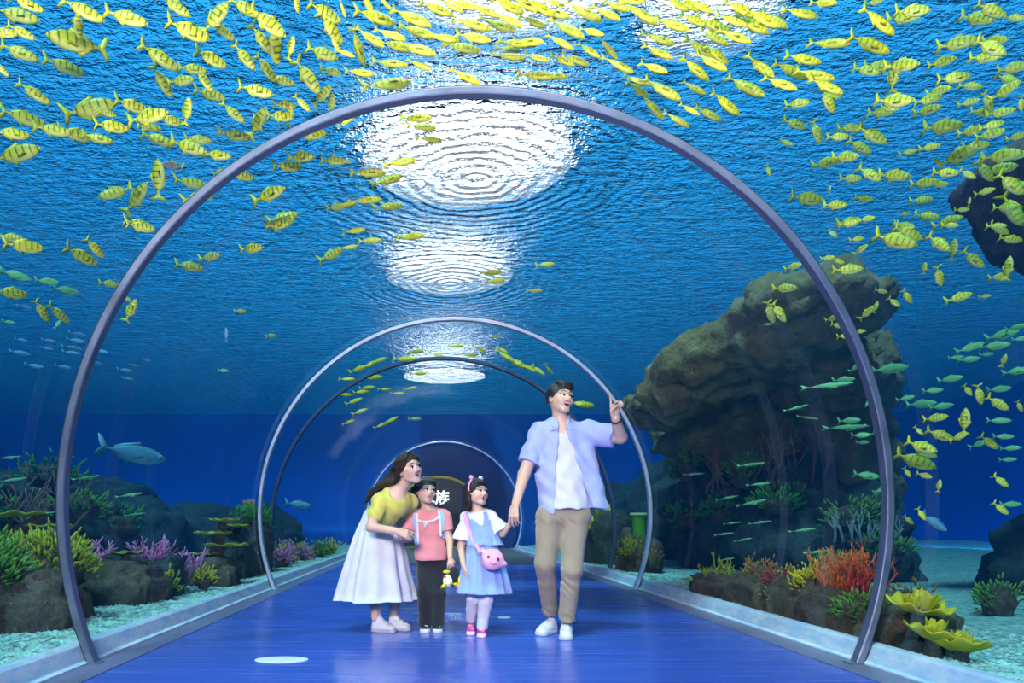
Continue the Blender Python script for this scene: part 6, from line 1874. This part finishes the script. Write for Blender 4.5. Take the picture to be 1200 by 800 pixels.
    for (a, u, L0, L1_, r0, r1, sd) in ((sl, u1, 0.055, 0.165, 0.046, 0.074, 2), (sr, u2, 0.05, 0.125, 0.046, 0.064, 5)):
        V, Fc = loft([(0, 0, -(L0 + (L1_ - L0) * q), r0 + (r1 - r0) * q ** 0.8, r0 + (r1 - r0) * q ** 0.8, 0.02 + 0.10 * q) for q in (0, 0.2, 0.4, 0.6, 0.8, 1.0)], 48, npl=8, seed=sd, thick=0.004)
        Rm = np.array(Vector((0, 0, -1)).rotation_difference(Vector(u)).to_matrix())
        g = Geo(); g.add([Rm @ np.array(v) + a for v in V], Fc); pr.geo('bell_sleeve', g, [M_BLOUSE])
    # dress: bodice, two tiers, straps
    d = Field((-0.08, 5.25, 0.60), (0.28, 5.62, 0.90), h)
    d.cone(P(562, 612, 0.03), P(563.5, 645, 0.03), 0.096, 0.098, 0.03, flat=((0, 1, 0), 1.12))
    zt = P(562, 606, 0)[2]
    wedge_cut(d, lambda X, Y, Z: Z - (zt - 0.060 + 0.75 * np.abs(X - P(564, 606)[0])))
    d.cut(P(560, 603, 0), (0, 0, 1)); d.cut(P(560, 645, 0), (0, 0, -1))
    d.disp(folds(0.002, 70, 1.0, 1.4))
    bod = pr.add('bodice', d, M_TULLE)
    strap(pr, t, px_line(pr, [(549.5, 599), (551, 606), (554, 616)], -0.5, 8), 0.030, 0.005, M_TULLE, 'dress_strap', lift=0.006)
    strap(pr, t, px_line(pr, [(573.5, 598), (575, 606), (574, 616)], -0.5, 8), 0.030, 0.005, M_TULLE, 'dress_strap', lift=0.006)
    def tier(nm, rows, seed, npl):
        lv = []
        for (y, xl, xr, pl) in rows:
            a, b = P(xl, y, 0.03), P(xr, y, 0.03); c = (a + b) / 2; rx = np.linalg.norm(b - a) / 2
            lv.append((c[0], c[1], c[2], rx, rx * 0.88, pl * 1.5))
        g = Geo(); g.add(*loft(lv, 96, npl=npl, seed=seed, thick=0.004)); pr.geo(nm, g, [M_TULLE])
    tier('skirt_tier', [(615, 547.5, 578, 0.01), (622, 546, 582, 0.03), (630, 545.5, 586, 0.05), (638, 545, 588.5, 0.07)], 3, 15)
    tier('skirt_tier', [(634, 548, 580, 0.01), (645, 546, 586, 0.03), (660, 542.5, 591, 0.05), (678, 539, 596, 0.06), (694, 536.5, 599, 0.075)], 7, 15)
    # leggings
    c = Field((-0.05, 5.22, 0.04), (0.30, 5.66, 0.55), h)
    c.chain([(a, r + 0.010) for a, r in L1], 0.015); c.chain([(a, r + 0.010) for a, r in L2], 0.015); c.cut((0, 0, 0.05), (0, 0, -1)); c.disp(folds(0.0018, 90, 1.0, 0.3))
    pr.add('leggings', c, M_LEG)
    # shoulder bag: strap and round plush pouch
    strap(pr, t, px_line(pr, [(546.5, 600), (548.5, 607), (553, 622), (559, 636), (566, 648.5)], -0.5, 16), 0.024, 0.006, M_BAND, 'bag_strap', lift=0.022)
    MS, MP = simple('magenta_canvas', (0.72, 0.03, 0.30), 0.6), simple('pale_pink_rubber', (0.85, 0.66, 0.70), 0.6)
    shoe(pr, P(552.5, 734, 0.17), P(551.5, 738.5, 0.02), 0.070, 0.055, MS, MP, MP, 0.01, MP, 0.0035)
    shoe(pr, P(565.5, 738, 0.07), P(564, 746, -0.09), 0.072, 0.055, MS, MP, MP, 0.01, MP, 0.0035)
    return pr
girl = build_girl()

def build_bag():
    c = at(577, 655.5, 5.255)
    e = empty('plush_bag', tuple(c)); tag(e, 'round pink plush shoulder bag with two dark eyes worn by the girl', 'bag')
    f = Field((-0.12, -0.10, -0.11), (0.13, 0.10, 0.11), 0.0035)
    f.ell((0, 0, 0), np.array((0.078, 0.055, 0.075)), None, k=0); f.ell((0.072, -0.005, -0.028), np.array((0.030, 0.022, 0.020)), None, k=0.02); f.ell((-0.062, 0.0, 0.045), np.array((0.022, 0.018, 0.026)), None, k=0.02)
    V, Q = f.mesh(); np_mesh_obj('pouch', V, Q, M_BAGP, e)
    ey = simple('maroon_eye', (0.22, 0.02, 0.05), 0.25)
    for (x, z) in ((-0.030, 0.020), (0.034, 0.004)):
        q = hit(f, (x, -0.095, z), (0, 1, 0), 0.12)
        g = Geo(); g.blob(q, (0.010, 0.006, 0.013), 0, 2, 0.0); g.build('eye', ey, e)
    g = Geo(); pts = []
    for i in range(9):
        x = -0.022 + 0.052 * i / 8; pts.append(hit(f, (x, -0.095, -0.018 - 0.012 * math.sin(PI * i / 8) - 0.1 * x), (0, 1, 0), 0.12))
    g.tube(pts, [0.003] * 9, 5); g.build('smile', ey, e)
    g = Geo(); g.tube([(-0.055, 0.012, 0.050), (-0.062, 0.010, 0.066), (-0.066, 0.012, 0.080)], [0.010, 0.008, 0.010], 8); g.build('strap_ring', M_BAND, e)
build_bag()
print('SCRIPT TIME', time.time() - T0)
